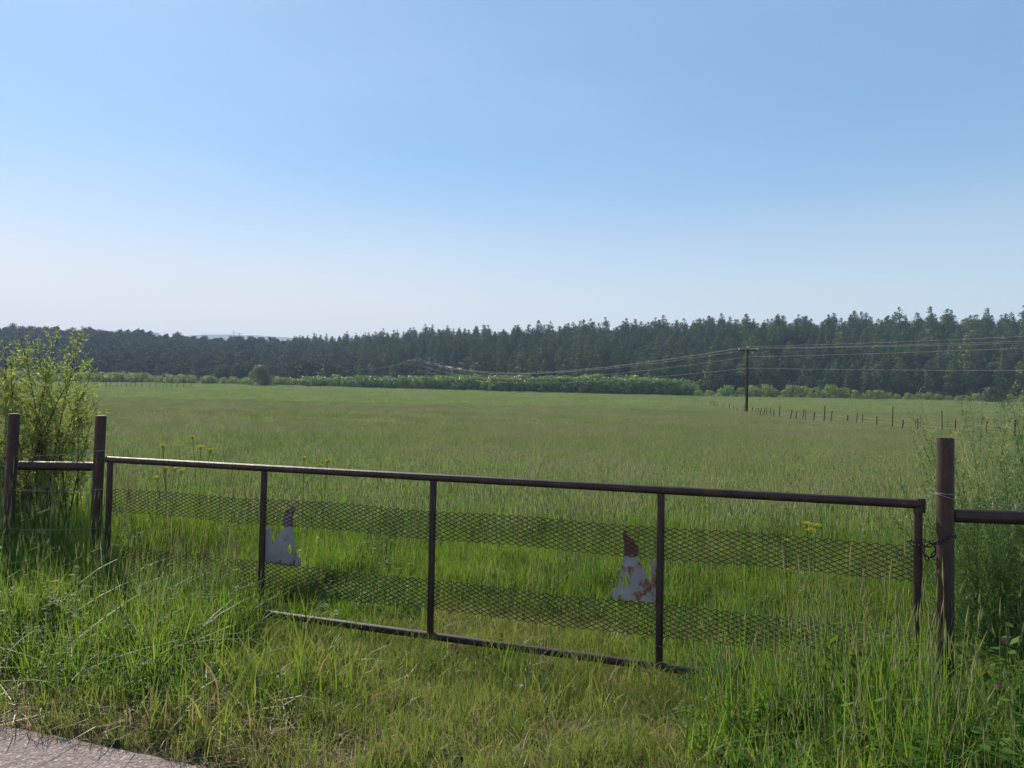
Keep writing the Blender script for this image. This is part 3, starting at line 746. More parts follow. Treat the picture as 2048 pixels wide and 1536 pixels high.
LC = [(525, 226), (531, 245), (541, 262), (533, 276), (530, 290), (522, 310), (519, 340), (518, 375), (520, 405), (525, 440), (529, 480), (537, 550), (545, 600), (560, 630), (580, 637), (583, 668), (582, 702), (530, 705), (460, 697), (400, 690), (310, 665), (285, 655), (285, 612), (303, 606), (300, 540), (305, 470), (315, 430), (328, 407), (342, 403), (353, 418), (360, 460), (357, 530), (362, 552), (372, 520), (390, 480), (415, 450), (440, 425), (450, 405), (452, 387), (440, 372), (437, 340), (455, 310), (458, 285), (475, 268), (500, 260), (511, 240)]
LH = [(490, 528), (480, 550), (476, 572), (487, 588), (500, 607), (509, 590), (508, 548), (502, 530)]
RC = [(572, 416), (580, 430), (592, 450), (600, 468), (625, 486), (652, 512), (650, 525), (667, 540), (680, 570), (683, 598), (668, 610), (660, 630), (682, 655), (705, 700), (730, 742), (750, 782), (762, 822), (772, 822), (781, 800), (775, 740), (775, 700), (781, 676), (796, 650), (812, 665), (822, 700), (830, 760), (845, 860), (850, 900), (850, 984), (790, 981), (700, 970), (600, 961), (510, 955), (472, 946), (471, 880), (490, 872), (510, 860), (525, 832), (531, 800), (538, 770), (548, 720), (558, 670), (566, 630), (569, 600), (567, 550), (570, 512), (562, 490), (552, 465), (561, 446)]
RH = [(577, 764), (566, 800), (554, 850), (556, 880), (566, 868), (582, 840), (600, 830), (612, 812), (604, 787), (590, 770)]
cutout(LC, LH, -.008, 3.84, 450, 950, 398, rust=-.06, hr=.10, lab="howling coyote cut-out facing right, mostly faded white paint")
cutout(RC, RH, -.008, 3.84, 1100, 950, 615, rust=.05, lab="howling coyote cut-out facing left with a dark rusty head")
setp(gate, "long rusty pipe gate with mesh strips and two coyote cut-outs", "gate")

# ------------------------------------------------------------------ fence posts beside the gate
def brace(name, posts, rails, label, ring=False):
    o0 = posts[0][1].copy(); e = empty(name, o0)
    for top, bot in posts:
        mb = MB(); a, b_ = top - o0, bot - o0
        mb.tube([b_ - Vector((0, 0, .4)), b_.lerp(a, .5), a], .0475, 20); mb.build("post", M_PIPE, e)
        mb = MB(); mb.tube([a + Vector((0, 0, -.004)), a + Vector((0, 0, .004))], .041, 20); mb.build("post_cap", M_PIPE, e)
    for a, b_, r_ in rails:
        mb = MB(); mb.tube([a - o0, (a + b_) / 2 - o0, b_ - o0], r_, 18); mb.build("cross_rail", M_PIPE, e)
    setp(e, label, "fence post"); return e
d1 = 7.12; T1 = P(202, 832, d1); B1 = Vector((T1.x - .02, d1, ground_h(T1.x, d1)))
d0 = 7.02; T0 = P(28, 828, d0); B0 = Vector((T0.x - .02, d0, ground_h(T0.x, d0)))
ra = P(34, 931, d0); rb = P(190, 933, d1); ra.x += .02
brace("pipe_brace", [(T1, B1), (T0, B0)], [(ra, rb, .041)], "pair of rusty pipe posts joined by a rail at the left of the gate")
d2 = 4.60; T2 = P(1891, 877, d2); B2 = Vector((T2.x, d2, ground_h(T2.x, d2)))
rc = P(1905, 1031, d2 + .01); rd = P(2260, 1043, 4.52)
T3 = Vector((rd.x, rd.y, T2.z)); B3 = Vector((rd.x, rd.y, ground_h(rd.x, rd.y)))
rbrace = brace("pipe_brace", [(T2, B2), (T3, B3)], [(rc, rd, .041)], "thick rusty pipe post with a side rail at the right of the gate")
# wire rings round the right post
def ringpts(c, r_, tilt, n=20, turns=1.0):
    return [c + Vector((math.cos(a) * r_, math.sin(a) * r_, tilt * math.cos(a))) for a in np.linspace(0, 2 * math.pi * turns, int(n * turns) + 1)]
for k, (py, tl) in enumerate(((987, .002), (994, .016))):
    c_ = P(1890, py, d2); mb = MB(); mb.tube(ringpts(c_, .0515, -tl), .0022, 5)
    setp(mb.build("wire_tie", M_BARB), ("upper" if k == 0 else "lower, slanting") + " wire tie wrapped around the thick post right of the gate", "wire tie", "wire ties on the right post")

# barbed wire strands on the left
def barbed(a, b_, label, ext=None):
    mb = MB(); n = 26; ln = (b_ - a).length
    for ph in (0, math.pi):
        pts = []
        for i in range(n * 4 + 1):
            t_ = i / (n * 4); p_ = a.lerp(b_, t_) - Vector((0, 0, .03 * 4 * t_ * (1 - t_))); an = t_ * n * 1.3 + ph
            pts.append(p_ + Vector((0, math.cos(an) * .0028, math.sin(an) * .0028)))
        mb.tube(pts, .0018, 5)
    for i in range(1, int(ln / .12)):
        p_ = a.lerp(b_, i * .12 / ln) - Vector((0, 0, .03 * 4 * (i * .12 / ln) * (1 - i * .12 / ln)))
        mb.tube([p_ + Vector((0, 0, .014)), p_ + Vector((.006, .004, 0)), p_ - Vector((.004, 0, .014))], .0014, 4)
        mb.tube([p_ + Vector((-.006, -.012, 0)), p_ + Vector((.004, .012, .006))], .0014, 4)
    setp(mb.build("barbed_wire", M_BARB), label, "barbed wire", "barbed wire strands at the left")
for (ya, yb), lb in zip(((909, 901), (972, 978), (1050, 1056)), ("top strand of barbed wire above the left cross rail", "second strand of barbed wire just under the left cross rail", "lowest strand of barbed wire in the left weeds")):
    barbed(P(-60, ya, d0 - .05), P(208, yb, d1 - .052), lb)
barbed(P(1896, 996, d2 + .055), P(2200, 1010, 4.45), "strand of barbed wire running into the feathery right shrub")

# chain holding the gate to the right post
def chain(path, label, name="chain"):
    pts = [Vector(p_) for p_ in path]; fine = []
    for i in range(len(pts) - 1):
        k = 12
        for j in range(k): fine.append(pts[i].lerp(pts[i + 1], j / k))
    fine.append(pts[-1]); mb = MB(); acc = 0; last = fine[0]; flip = 0; step = .026
    for p_ in fine[1:]:
        acc += (p_ - last).length
        if acc >= step:
            d = (p_ - last).normalized(); side = d.cross(Vector((0, 0, 1))) if abs(d.z) < .9 else d.cross(Vector((1, 0, 0)))
            side.normalize(); side = side if flip else d.cross(side).normalized(); flip = 1 - flip
            side = (side + .3 * Vector(rng.normal(size=3))).normalized(); side = (side - d * side.dot(d)).normalized()
            ring = [p_ + d * math.cos(a) * .0185 + side * math.sin(a) * .0105 for a in np.linspace(0, 2 * math.pi, 11)]
            mb.tube(ring, .0036, 6, cap=False); acc = 0
        last = p_
    return setp(mb.build(name, M_MESH, smooth=True), label, "chain")
gc = gpt(1836, 0)
def at(px, py, dp): return P(px, py, dp)
dg = 4.74
loop = [at(1817, 1083, dg - .05), at(1826, 1088, dg - .06), at(1840, 1092, dg - .06), at(1853, 1093, dg - .05), at(1866, 1088, dg - .06), at(1878, 1083, dg - .17), at(1890, 1080, dg - .21), at(1902, 1075, dg - .20), at(1911, 1072, dg - .12),
        at(1908, 1074, dg - .02), at(1890, 1080, dg - .06), at(1870, 1084, dg), at(1850, 1082, dg + .05), at(1832, 1083, dg + .06), at(1817, 1083, dg - .02)]
chain(loop, "rusty chain looped around the gate end and the thick post")
chain([at(1846, 1090, dg - .07), at(1847, 1106, dg - .08), at(1854, 1117, dg - .08), at(1863, 1114, dg - .09), at(1871, 1103, dg - .09), at(1872, 1088, dg - .09)], "loose end of chain drooping in a loop below the gate chain")

# ------------------------------------------------------------------ grass
def blade(mb, bx, by, h, wd, lean, az, curve=.6, mi=0, seg=4, twist=None, z0=0.0):
    """a tapered, bent ribbon"""
    dx, dy = math.cos(az), math.sin(az); ta = (az + math.pi / 2) if twist is None else twist
    sx_, sy_ = math.cos(ta), math.sin(ta); vs = []
    for i in range(seg + 1):
        t_ = i / seg; off = lean * h * (t_ * (1 - curve) + curve * t_ * t_); z_ = h * (t_ - .25 * lean * t_ * t_ * t_)
        w_ = wd * .5 * (1 - t_ ** 2.2) * (.65 + .35 * min(1, t_ * 4))
        c_ = (bx + dx * off, by + dy * off, z0 + z_)
        if i < seg: vs += [(c_[0] - sx_ * w_, c_[1] - sy_ * w_, c_[2]), (c_[0] + sx_ * w_, c_[1] + sy_ * w_, c_[2])]
        else: vs.append(c_)
    fs = [(2 * i, 2 * i + 1, 2 * i + 3, 2 * i + 2) for i in range(seg - 1)] + [(2 * seg - 2, 2 * seg - 1, 2 * seg)]
    mb.add(vs, fs, mi); return (bx + dx * lean * h, by + dy * lean * h, z0 + h * (1 - .25 * lean))
def spike(mb, base, d, ln, r_, mi):
    """a narrow seed head of four crossed faces"""
    b_ = Vector(base); d = Vector(d).normalized()
    for k in range(3):
        a = k * math.pi / 3; s = Vector((math.cos(a), math.sin(a), 0)) * r_
        mb.add([b_ - s * .4, b_ + d * ln * .35 - s, b_ + d * ln, b_ + d * ln * .35 + s], [(0, 1, 2, 3)], mi)
def tuft(n, rad, h0, h1, w0, w1, lean=.35, dry=.0, heads=0, hh=(.5, .7), seed=0, stemw=.0022, headr=.005, arch=0, headl=(.06, .12), seg=4):
    r_ = random.Random(seed); mb = MB()
    for i in range(n):
        a = r_.uniform(0, 6.283); q_ = rad * math.sqrt(r_.random())
        blade(mb, math.cos(a) * q_, math.sin(a) * q_, r_.uniform(h0, h1), r_.uniform(w0, w1), abs(r_.gauss(0, lean)), r_.uniform(0, 6.283), r_.uniform(.4, .9), 1 if r_.random() < dry else 0, seg, r_.uniform(0, 6.283))
    for i in range(arch):
        a = r_.uniform(0, 6.283); blade(mb, math.cos(a) * rad * .5, math.sin(a) * rad * .5, r_.uniform(h0, h1) * 1.15, w1 * 1.2, r_.uniform(.8, 1.3), r_.uniform(0, 6.283), 1.0, 0, 7)
    for i in range(heads):
        a = r_.uniform(0, 6.283); q_ = rad * math.sqrt(r_.random()); H_ = r_.uniform(*hh); le = abs(r_.gauss(0, .10)); az = r_.uniform(0, 6.283)
        tip = blade(mb, math.cos(a) * q_, math.sin(a) * q_, H_, stemw * 2, le, az, .7, 0 if r_.random() > .4 else 2, 3)
        ln = r_.uniform(*headl)
        spike(mb, (tip[0] - math.cos(az) * le * ln, tip[1] - math.sin(az) * le * ln, tip[2] - ln * .8), (math.cos(az) * le * 2, math.sin(az) * le * 2, 1), ln, headr, 2)
    return mb
GM = [M_BLADE, M_DRY, M_HEAD]
tall = [tuft(34, .09, .22, .62, .004, .009, .42, .05, 0, seed=s) for s in (1, 2, 3)] + [tuft(26, .09, .22, .55, .004, .009, .38, .06, 3, (.55, .85), s, arch=1) for s in (4, 5)]
heads = [tuft(16, .10, .2, .48, .004, .007, .3, .06, 6, (.5, .85), s, headl=(.07, .15), headr=.0055) for s in (6, 7, 8)]
broad = [tuft(18, .12, .28, .6, .008, .014, .45, .03, 0, seed=s, arch=3) for s in (9, 10)]
short = [tuft(46, .085, .045, .15, .003, .0062, .6, .16, 0, seed=s, seg=3) for s in (11, 12, 13)] + [tuft(34, .09, .06, .22, .003, .006, .55, .10, 0, seed=14, seg=3)]
drys = [tuft(30, .09, .03, .13, .0025, .0055, 1.3, .8, 0, seed=s, seg=3) for s in (15, 16)]
fine = [tuft(50, .09, .3, .62, .003, .0065, .22, .03, 0, seed=s) for s in (20, 21)]
def weed(seed, n=26, h=.42, lf=.05, r=.11):
    r_ = random.Random(seed); mb = MB()
    for i in range(n // 3):
        a = r_.uniform(0, 6.28); le = r_.uniform(.1, .5); H_ = h * r_.uniform(.5, 1)
        tip = blade(mb, r * .3 * math.cos(a), r * .3 * math.sin(a), H_, .004, le, a, .6, 0, 3)
        for k in range(7):
            t_ = r_.uniform(.25, 1); c_ = Vector((tip[0] * t_, tip[1] * t_, H_ * t_)); d = Vector((r_.gauss(0, 1), r_.gauss(0, 1), r_.uniform(-.2, .7))).normalized()
            s = d.cross(Vector((0, 0, 1))).normalized() * lf * .3; l_ = lf * r_.uniform(.6, 1.3)
            mb.add([c_, c_ + d * l_ * .45 + s, c_ + d * l_, c_ + d * l_ * .45 - s], [(0, 1, 2, 3)], 0)
    return mb
def rosette(seed, n=14, l0=.10, l1=.24):
    r_ = random.Random(seed); mb = MB()
    for i in range(n):
        az = i * 2.4 + r_.uniform(-.3, .3); l_ = r_.uniform(l0, l1); el = r_.uniform(.25, 1.1); wd_ = l_ * .13; d = Vector((math.cos(az), math.sin(az), 0)); sd_ = Vector((-d.y, d.x, 0)); vs = []
        for k in range(6):
            t_ = k / 5; c_ = d * (l_ * t_ * math.cos(el)) + Vector((0, 0, l_ * math.sin(el) * t_ * (1 - .45 * t_))); w_ = wd_ * math.sin(math.pi * min(.97, .12 + t_ * .85)) ** .7
            vs += [c_ - sd_ * w_ + Vector((0, 0, w_ * .3)), c_, c_ + sd_ * w_ + Vector((0, 0, w_ * .3))]
        fs = []
        for k in range(5): a = k * 3; fs += [(a, a + 1, a + 4, a + 3), (a + 1, a + 2, a + 5, a + 4)]
        mb.add(vs, fs, 0)
    return mb
weeds = [weed(31), weed(32, 30, .30, .035), weed(33, 21, .5, .07), rosette(34), rosette(35, 18, .14, .34)]
near_meshes = [m_.mesh("grass_tuft", GM) for m_ in tall + heads + broad]                      # 0-9
short_meshes = [m_.mesh("turf_tuft", [M_SHORT, M_DRY, M_HEAD]) for m_ in short + drys]         # 0-5
fine_meshes = [m_.mesh("fine_tuft", GM) for m_ in fine + heads[:1]]                            # 0-2
weed_meshes = [m_.mesh("weed_tuft", M_WEED) for m_ in weeds]

def track_w(x, y):
    """1 inside the trodden drive through the gate, 0 outside"""
    p_, q_ = gate_pq(x, y); p_ += .16 * noise.noise(Vector((x * 1.4, y * 1.4, 2)))
    if q_ <= 0: pl, pr = 1.70 - .60 * q_, 5.15 - .22 * q_
    else: pl, pr = 2.4 + .25 * q_, 5.0 - .30 * q_
    wv = sst(p_, pl - .25, pl + .35) * (1 - sst(p_, pr - .3, pr + .35))
    if q_ > 0: wv *= 1 - sst(q_, .5, 2.0)
    s = (y - 3.0 + .34 * x) / 1.06
    wv = max(wv, (1 - sst(s, .12, .55)) * .9)
    return wv
def cand_pts(y0, y1, dens, umax=.80):
    area = umax * (y1 * y1 - y0 * y0); n = int(area * dens)
    yv = np.sqrt(rng.uniform(y0 * y0, y1 * y1, n)); xv = rng.uniform(-umax, umax, n) * yv
    return xv, yv
S = {k: [] for k in ("near", "short", "fine", "weed")}
xv, yv = cand_pts(2.3, 15, 150)
for x, y in zip(xv, yv):
    s = (y - 3.0 + .34 * x) / 1.06
    if s < .0 - .03 * random.random(): continue
    tw = track_w(x, y) + .22 * noise.noise(Vector((x * 3, y * 3, 6))); p_, q_ = gate_pq(x, y); z = ground_h(x, y)
    cl = noise.noise(Vector((x * 1.1, y * 1.1, 9))) + .6 * noise.noise(Vector((x * 3.3, y * 3.3, 2))); rr = random.random(); az = random.uniform(0, 6.28)
    if tw > .5:
        dry_p = .18 + .6 * max(0, cl) + (.3 if s < .5 else 0)
        sc_ = random.uniform(.6, 1.3) * (1 + 1.1 * max(0, -cl)) * (1.4 if random.random() < .06 else 1)
        if s < .15: sc_ *= .8
        S["short"].append((x, y, z, az, sc_, sc_, (random.choice((4, 5)) if rr < dry_p else random.randrange(4))))
        if random.random() < .10: S["weed"].append((x, y, z, az, .45, .3, random.choice((0, 1, 3, 3))))
        continue
    if random.random() > (.62 if y < 9 else .40 - .30 * sst(y, 10.5, 15)): continue
    # height of the sward
    if q_ < 0:
        left = p_ < 3; hz = ((1.0 + .5 * sst(-p_, -.9, .4)) if left else (.66 + .55 * sst(p_, 5.7, 6.3))) * (.75 + .25 * sst(q_, -2.2, -.8))
        hz *= .6 + .4 * sst(s, .05, .8)
        hz *= 1 - .45 * tw * 2 * .5
        hz *= 1 + .42 * cl
        if left: pick = random.choice((0, 1, 2, 3, 4, 0, 1, 5, 6, 8)) if random.random() < .9 else 9
        else: pick = random.choice((0, 1, 2, 3, 4, 0, 1, 2, 3, 5, 6, 7, 8, 9, 8))
        if rr < (.30 if left else .16 + .25 * sst(p_, 6.0, 7.0)): S["weed"].append((x, y, z, az, .9 * hz, hz * random.uniform(.8, 1.2), random.choice((0, 1, 2, 2, 3, 4)))); continue
        S["near"].append((x, y, z, az, random.uniform(.85, 1.15), hz * random.uniform(.75, 1.15), pick))
    else:
        hz = (.60 + .25 * sst(q_, .5, 6)) * (1 + .25 * cl) * (.55 + .45 * sst(q_, 0, 3) if tw > .02 or 1.5 < p_ < 5.4 else 1)
        if p_ < 1.6: hz = max(hz, .85 + .75 * sst(-p_, -.8, .4) * (1 - sst(q_, 1.5, 3.5)))
        if rr < .10 + (.10 if p_ < 2.2 else 0): S["weed"].append((x, y, z, az, .9, hz * random.uniform(.9, 1.3), random.randrange(3))); continue
        kind = "fine" if cl < .15 else "near"
        if kind == "fine": S["fine"].append((x, y, z, az, 1.05, hz * random.uniform(.8, 1.15), 2 if random.random() < .12 + .2 * sst(q_, 4, 9) else random.randrange(2)))
        else: S["near"].append((x, y, z, az, 1.05, hz * random.uniform(.8, 1.15), random.choice((0, 1, 2, 3, 5, 6, 7))))
def emit(name, meshes, lst, label, cat="grass", tilt=.08):
    a = np.array(lst); n = len(a)
    rot = np.stack([rng.normal(0, tilt, n), rng.normal(0, tilt, n), a[:, 3]], 1)
    scatter(name, meshes, a[:, :3], rot, np.stack([a[:, 4], a[:, 4], a[:, 5]], 1), a[:, 6].astype(int), label, cat)
    print(name, n)
emit("tall_grass", near_meshes, S["near"], "tall green grass with seed heads on both sides of the gate")
emit("trodden_grass", short_meshes, S["short"], "short trodden grass with dry blades on the drive through the gate")
emit("lush_grass", fine_meshes, S["fine"], "bright lush grass just beyond the gate")
emit("leafy_weeds", weed_meshes, S["weed"], "small leafy weeds mixed into the roadside grass", "weeds")

# the meadow, in three distances
def patch(n, rad, h0, h1, w0, w1, lean, hd, seed, hw, hl):
    r_ = random.Random(seed); mb = MB()
    for i in range(n):
        a = r_.uniform(0, 6.283); q_ = rad * math.sqrt(r_.random()); bx, by = math.cos(a) * q_, math.sin(a) * q_
        H_ = r_.uniform(h0, h1)
        tip = blade(mb, bx, by, H_, r_.uniform(w0, w1), abs(r_.gauss(0, lean)), r_.uniform(0, 6.283), .7, 0, 2, r_.uniform(0, 6.283))
        if r_.random() < hd:
            spike(mb, (tip[0], tip[1], tip[2] - .06), (r_.gauss(0, .12), r_.gauss(0, .12), 1), hl * r_.uniform(.7, 1.2), hw, 1)
    return mb
pm = [patch(90, .32, .25, .62, .006, .011, .22, .45, s, .008, .13).mesh("meadow_patch", [M_FIELD, M_FHEAD]) for s in (41, 42, 43)]
pf = [patch(150, .95, .30, .62, .014, .024, .2, .45, s, .018, .16).mesh("meadow_patch", [M_FIELD, M_FHEAD]) for s in (44, 45, 46)]
pv = [patch(210, 2.3, .30, .60, .035, .06, .2, .25, s, .04, .2).mesh("meadow_patch", [M_FIELD, M_FHEAD]) for s in (47, 48, 49)]
def meadow(name, meshes, y0, y1, dens, label, hs=1.0, umax=.76):
    xv, yv = cand_pts(y0, y1, dens, umax); lst = []
    for x, y in zip(xv, yv):
        if y > lerp_t(x / y, UX, BASE) - 6: continue
        cl = noise.noise(Vector((x * .12, y * .12, 4)))
        lst.append((x, y, ground_h(x, y), random.uniform(0, 6.28), 1, hs * (1 + .3 * cl) * random.uniform(.85, 1.15), random.randrange(len(meshes))))
    emit(name, meshes, lst, label, "grass", .05)
meadow("meadow_grass", pm, 10, 46, 6.5, "olive green meadow grass with greyish seed heads beyond the gate")
meadow("meadow_grass", pf, 44, 120, .95, "meadow grass across the middle of the field", .95)
meadow("meadow_grass", pv, 116, 290, .17, "smooth pale green meadow grass at the far side of the field", .85)

# ------------------------------------------------------------------ left shrub: arching stems with narrow leaves
def bez(a, b_, c_, n):
    return [a * (1 - t) ** 2 + b_ * 2 * t * (1 - t) + c_ * t * t for t in np.linspace(0, 1, n)]
def left_shrub():
    base = Vector((-5.0, 8.2, ground_h(-5.0, 8.2))); e = empty("leafy_shrub", base); st_, lf = MB(), MB(); r_ = random.Random(5)
    def leaf(p_, d, l_, w_):
        d = d.normalized(); s = d.cross(Vector((r_.gauss(0, 1), r_.gauss(0, 1), r_.gauss(0, 1)))).normalized() * w_
        lf.add([p_, p_ + d * l_ * .4 + s, p_ + d * l_, p_ + d * l_ * .4 - s], [(0, 1, 2, 3)], 0)
    def twig(p_, d, ln, rad, dens):
        q1 = p_ + d * ln * .5; q2 = p_ + d * ln + Vector((0, 0, ln * .12)); pts = bez(p_, q1, q2, 6)
        st_.tube(pts, [rad * (1 - .8 * i / 5) for i in range(6)], 4, cap=False)
        for i in range(int(ln * dens)):
            t_ = r_.uniform(.15, 1.0); k = min(4, int(t_ * 5)); c_ = pts[k].lerp(pts[k + 1], t_ * 5 - k)
            dd = (pts[k + 1] - pts[k]).normalized() + .75 * Vector((r_.gauss(0, 1), r_.gauss(0, 1), r_.gauss(0, .8)))
            leaf(c_, dd, r_.uniform(.03, .065), .0052)
    # tips given as picture columns and rows, at true distances
    tips = [(38, 645, 8.3), (118, 650, 8.5), (165, 642, 8.2), (172, 690, 8.0), (180, 735, 8.3), (205, 775, 8.2), (150, 720, 8.6), (95, 690, 8.3), (20, 690, 8.4), (-30, 680, 8.6), (-60, 720, 8.2), (60, 720, 8.8), (190, 800, 8.6),
            (120, 770, 8.0), (0, 740, 8.0), (150, 850, 7.9), (45, 790, 8.1), (-90, 780, 8.4), (85, 830, 8.4), (180, 760, 8.7), (-130, 740, 8.7), (10, 670, 8.8), (70, 668, 8.5), (-40, 830, 8.1), (110, 880, 8.2), (-100, 860, 8.3)]
    for px, py, d in tips:
        tip = P(px, py + 20, d); b_ = base + Vector((r_.uniform(-.5, .42), r_.uniform(-.3, .3), 0))
        ctrl = Vector((b_.x * .75 + tip.x * .25, (b_.y + tip.y) / 2, b_.z + (tip.z - b_.z) * .62)); pts = bez(b_, ctrl, tip, 14)
        st_.tube([p_ - base for p_ in pts], [.012 * (1 - .85 * i / 13) for i in range(14)], 5, cap=False)
        for i in range(4, 14):
            for k in range((6 if px < 60 else 4) if i < 12 else 2):
                d_ = (pts[min(i, 13)] - pts[i - 1]).normalized() * .9 + Vector((r_.gauss(0, .8), r_.gauss(0, .8), r_.gauss(.1, .4)))
                twig(pts[i - 1].lerp(pts[min(i, 13)], r_.random()) - base, d_.normalized(), r_.uniform(.14, .36) * (.6 if i > 11 else 1), .0026, 120)
    st_.build("stems", M_BARK, e); lf.build("foliage", M_SHL, e)
    setp(e, "tall yellow-green leafy shrub with arching stems behind the left posts", "shrub")
left_shrub()
def right_shrub():
    base = Vector((3.75, 5.6, ground_h(3.75, 5.6))); e = empty("feathery_shrub", base); st_, lf, tp = MB(), MB(), MB(); r_ = random.Random(8)
    for i in range(640):
        b_ = Vector((r_.uniform(-.4, 1.0), r_.uniform(-.35, .5), -.05))
        # fan of tips in the plane of the shrub
        ax = max(-.62, r_.gauss(0.12, .5)); hz = r_.uniform(.9, 2.2) * math.cos(min(1.1, abs(ax) * .9)) * (.8 if ax < -.25 else 1)
        if r_.random() < .3: hz *= .65
        tip = Vector((b_.x + math.sin(ax) * hz * .95, b_.y + r_.gauss(0, .28) * hz * .5, hz * (1 if abs(ax) < .5 else .92)))
        ctrl = Vector((b_.x + (tip.x - b_.x) * .45, (b_.y + tip.y) / 2, hz * .55)); pts = bez(b_, ctrl, tip, 9)
        st_.tube(pts, [.0032 * (1 - .75 * k / 8) for k in range(9)], 3, cap=False)
        pale = r_.random() < .45 and hz > 1.3
        for k in range(300):
            t_ = r_.uniform(.12, 1); j = min(7, int(t_ * 8)); c_ = pts[j].lerp(pts[j + 1], t_ * 8 - j); d = (pts[j + 1] - pts[j]).normalized()
            dd = (d * .9 + Vector((r_.gauss(0, .55), r_.gauss(0, .55), r_.gauss(0, .55)))).normalized(); l_ = r_.uniform(.02, .06) * (1.15 - .5 * t_)
            s = dd.cross(Vector((r_.gauss(0, 1), r_.gauss(0, 1), r_.gauss(0, 1)))).normalized() * .0030
            c2 = c_ + dd * r_.uniform(0, .05)
            (tp if pale and t_ > .8 else lf).add([c2 - s, c2 + s, c2 + dd * l_], [(0, 1, 2)], 0)
    st_.build("stems", M_SHR, e); lf.build("foliage", M_SHR, e); tp.build("flower_tips", M_TIP, e)
    setp(e, "tall feathery green shrub with pale tips behind the right post", "shrub")
right_shrub()

# ------------------------------------------------------------------ wild flowers
def stem_to(mb, a, b_, r_=.003):
    c_ = Vector((a.x * .8 + b_.x * .2, a.y, (a.z + b_.z) / 2)); mb.tube(bez(a, c_, b_, 6), r_, 5, cap=False)
def umbel(px_py, d, label):
    heads_ = [P(px, py, d) for px, py in px_py]; x = sum(p_.x for p_ in heads_) / len(heads_); base = Vector((x, d, ground_h(x, d)))
    e = empty("yellow_umbel_plant", base); st_ = MB()
    for p_ in heads_: stem_to(st_, Vector((random.uniform(-.02, .02), 0, 0)), p_ - base)
    for k in range(16):
        c_ = Vector((random.gauss(0, .08), random.gauss(0, .06), random.uniform(.25, .6))); dd = Vector(rng.normal(size=3)).normalized(); s = dd.cross(Vector((0, 0, 1))).normalized() * .02
        st_.add([c_, c_ + dd * .05 + s, c_ + dd * .11, c_ + dd * .05 - s], [(0, 1, 2, 3)])
    st_.build("stem", M_WEED, e)
    for p_ in heads_:
        mb = MB(); c_ = p_ - base; R = .042 * random.uniform(.7, 1.2)
        for k in range(26):
            a = random.uniform(0, 6.28); q_ = R * math.sqrt(random.random()); pp = c_ + Vector((math.cos(a) * q_, math.sin(a) * q_, random.uniform(-.006, .012)))
            mb.tube([c_ - Vector((0, 0, .045)), pp], .0010, 3, cap=False)
            for j in range(3):
                o_ = Vector(rng.normal(size=3)) * .004; s_ = Vector(rng.normal(size=3)).normalized() * .0065; s2 = Vector(rng.normal(size=3)).normalized() * .0065
                mb.add([pp + o_ - s_, pp + o_ + s2, pp + o_ + s_, pp + o_ - s2], [(0, 1, 2, 3)])
        mb.build("flower_head", M_YEL, e)
    setp(e, label, "wildflower", "yellow flowered umbel plants")
umbel([(385, 873), (402, 893), (420, 899)], 9.2, "tallest yellow umbel plant, behind the gate's left panel")
umbel([(326, 891), (350, 937)], 9.6, "yellow umbel plant left of the tallest one")
umbel([(331, 936), (364, 940), (314, 955)], 8.6, "low branching yellow umbel plant in front of the tallest one")
umbel([(608, 915)], 9.6, "single-headed yellow umbel plant over the second gate panel, the left of two")
umbel([(656, 921), (640, 930)], 9.9, "pale yellow umbel plant right of the single-headed one")
umbel([(1633, 1050), (1613, 1047), (1622, 1060)], 7.2, "bright yellow umbel plant behind the gate's right panel")
umbel([(1571, 1080), (1582, 1139)], 7.0, "low yellow umbel plant seen through the right mesh strip")
def ball(name, px, py, d, r_, m, label, group, st_m=M_WEED, n=60):
    c_ = P(px, py, d); base = Vector((c_.x, d, ground_h(c_.x, d))); e = empty(name, base); st_ = MB(); stem_to(st_, Vector((0, 0, 0)), c_ - base, .0016)
    st_.build("stem", st_m, e); mb = MB()
    for k in range(n):
        v = Vector(rng.normal(size=3)).normalized(); s = v.cross(Vector(rng.normal(size=3))).normalized() * r_ * .16
        mb.add([c_ - base + v * r_ * .2 - s, c_ - base + v * r_ * .2 + s, c_ - base + v * r_], [(0, 1, 2)])
    mb.build("flower_head", m, e); setp(e, label, "wildflower", group)
cg = "pink clovers in the right grass"
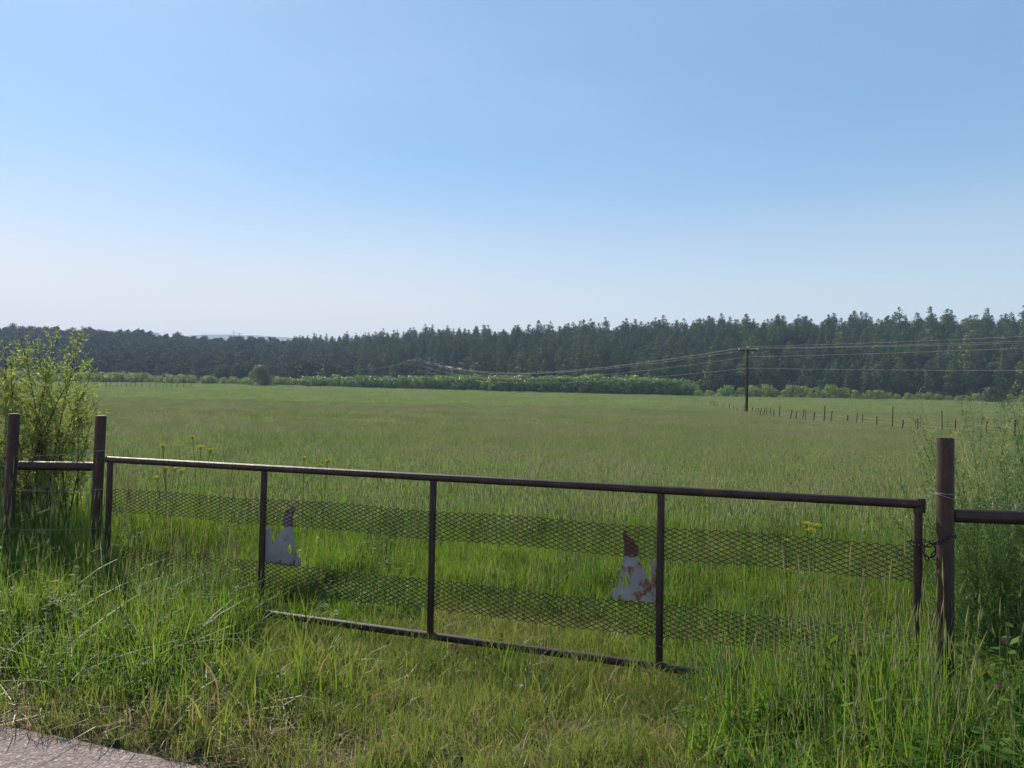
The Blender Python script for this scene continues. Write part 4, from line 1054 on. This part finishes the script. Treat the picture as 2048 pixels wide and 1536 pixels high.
for px, py, d, lb in ((1690, 1317, 4.35, "large pink clover head in the grass below the right mesh strip"), (1664, 1289, 4.6, "pink clover head nearest above left of another"), (1653, 1284, 4.75, "pink clover head against the lower right mesh strip"),
                      (1688, 1372, 4.15, "big pale pink clover head low in the right grass"), (1652, 1302, 4.6, "small pink clover head left of the large one"), (2008, 1281, 4.1, "purplish clover head right of the thick post"),
                      (1752, 1097, 5.3, "pink clover head seen through the upper right mesh strip"), (1993, 1372, 3.9, "pale pink clover head near the right picture edge")):
    ball("clover", px, py, d, .017, M_PINK, lb, cg)
for px, py, d, lb in ((1269, 1328, 5.15, "yellow dandelion just under the bottom rail"), (1939, 1530, 3.45, "large yellow dandelion at the bottom right edge"), (1020, 1512, 3.6, "left yellow dandelion of a pair at the bottom middle"), (982, 1517, 3.55, "small yellow dandelion right beside the pair's twin on its left"), (757, 1422, 4.05, "yellow dandelion in the trodden grass at the middle left")):
    ball("dandelion", px, py, d, .014, M_YEL, lb, "dandelions in the short grass")
ball("dandelion_clock", 1043, 1373, 4.35, .015, M_PUFF, "pale dandelion seed puff on its stem in the trodden grass", "seed puffs", n=90)
# dry stalks beside the puff
def dry_stalk(px, py0, py1, d, label):
    a = P(px, py1, d); base = Vector((a.x, d, ground_h(a.x, d))); tip = P(px + 3, py0, d) - base; mb = MB(); stem_to(mb, Vector((0, 0, -.02)), tip, .0018)
    for k in range(26):
        t_ = random.uniform(.35, 1); c_ = tip * t_; dd = Vector((random.gauss(0, .5), random.gauss(0, .5), 1)).normalized(); s = Vector(rng.normal(size=3)).normalized() * .002
        mb.add([c_ - s, c_ + s, c_ + dd * .022], [(0, 1, 2)])
    setp(mb.build("dry_stalk", M_DRY, loc=base), label, "dry stalk", "straw coloured stalks by the seed puff")
dry_stalk(1052, 1385, 1470, 4.15, "tall straw coloured stalk right of the seed puff")
dry_stalk(1075, 1390, 1440, 4.15, "second shorter straw coloured stalk right of the seed puff")

# ------------------------------------------------------------------ haze
m = bpy.data.materials.new("haze"); m.use_nodes = True; t = m.node_tree; t.nodes.clear()
out = t.nodes.new("ShaderNodeOutputMaterial"); pvn = t.nodes.new("ShaderNodeVolumePrincipled")
pvn.inputs["Color"].default_value = (.55, .74, 1.0, 1); pvn.inputs["Density"].default_value = 2.5e-4; pvn.inputs["Anisotropy"].default_value = .1
t.links.new(pvn.outputs[0], out.inputs["Volume"])
mb = MB(); mb.box((0, 2300, 130), (11000, 5000, 400)); setp(mb.build("haze", m), "thin bluish haze in the air over the field and hills", "haze", kind="stuff")
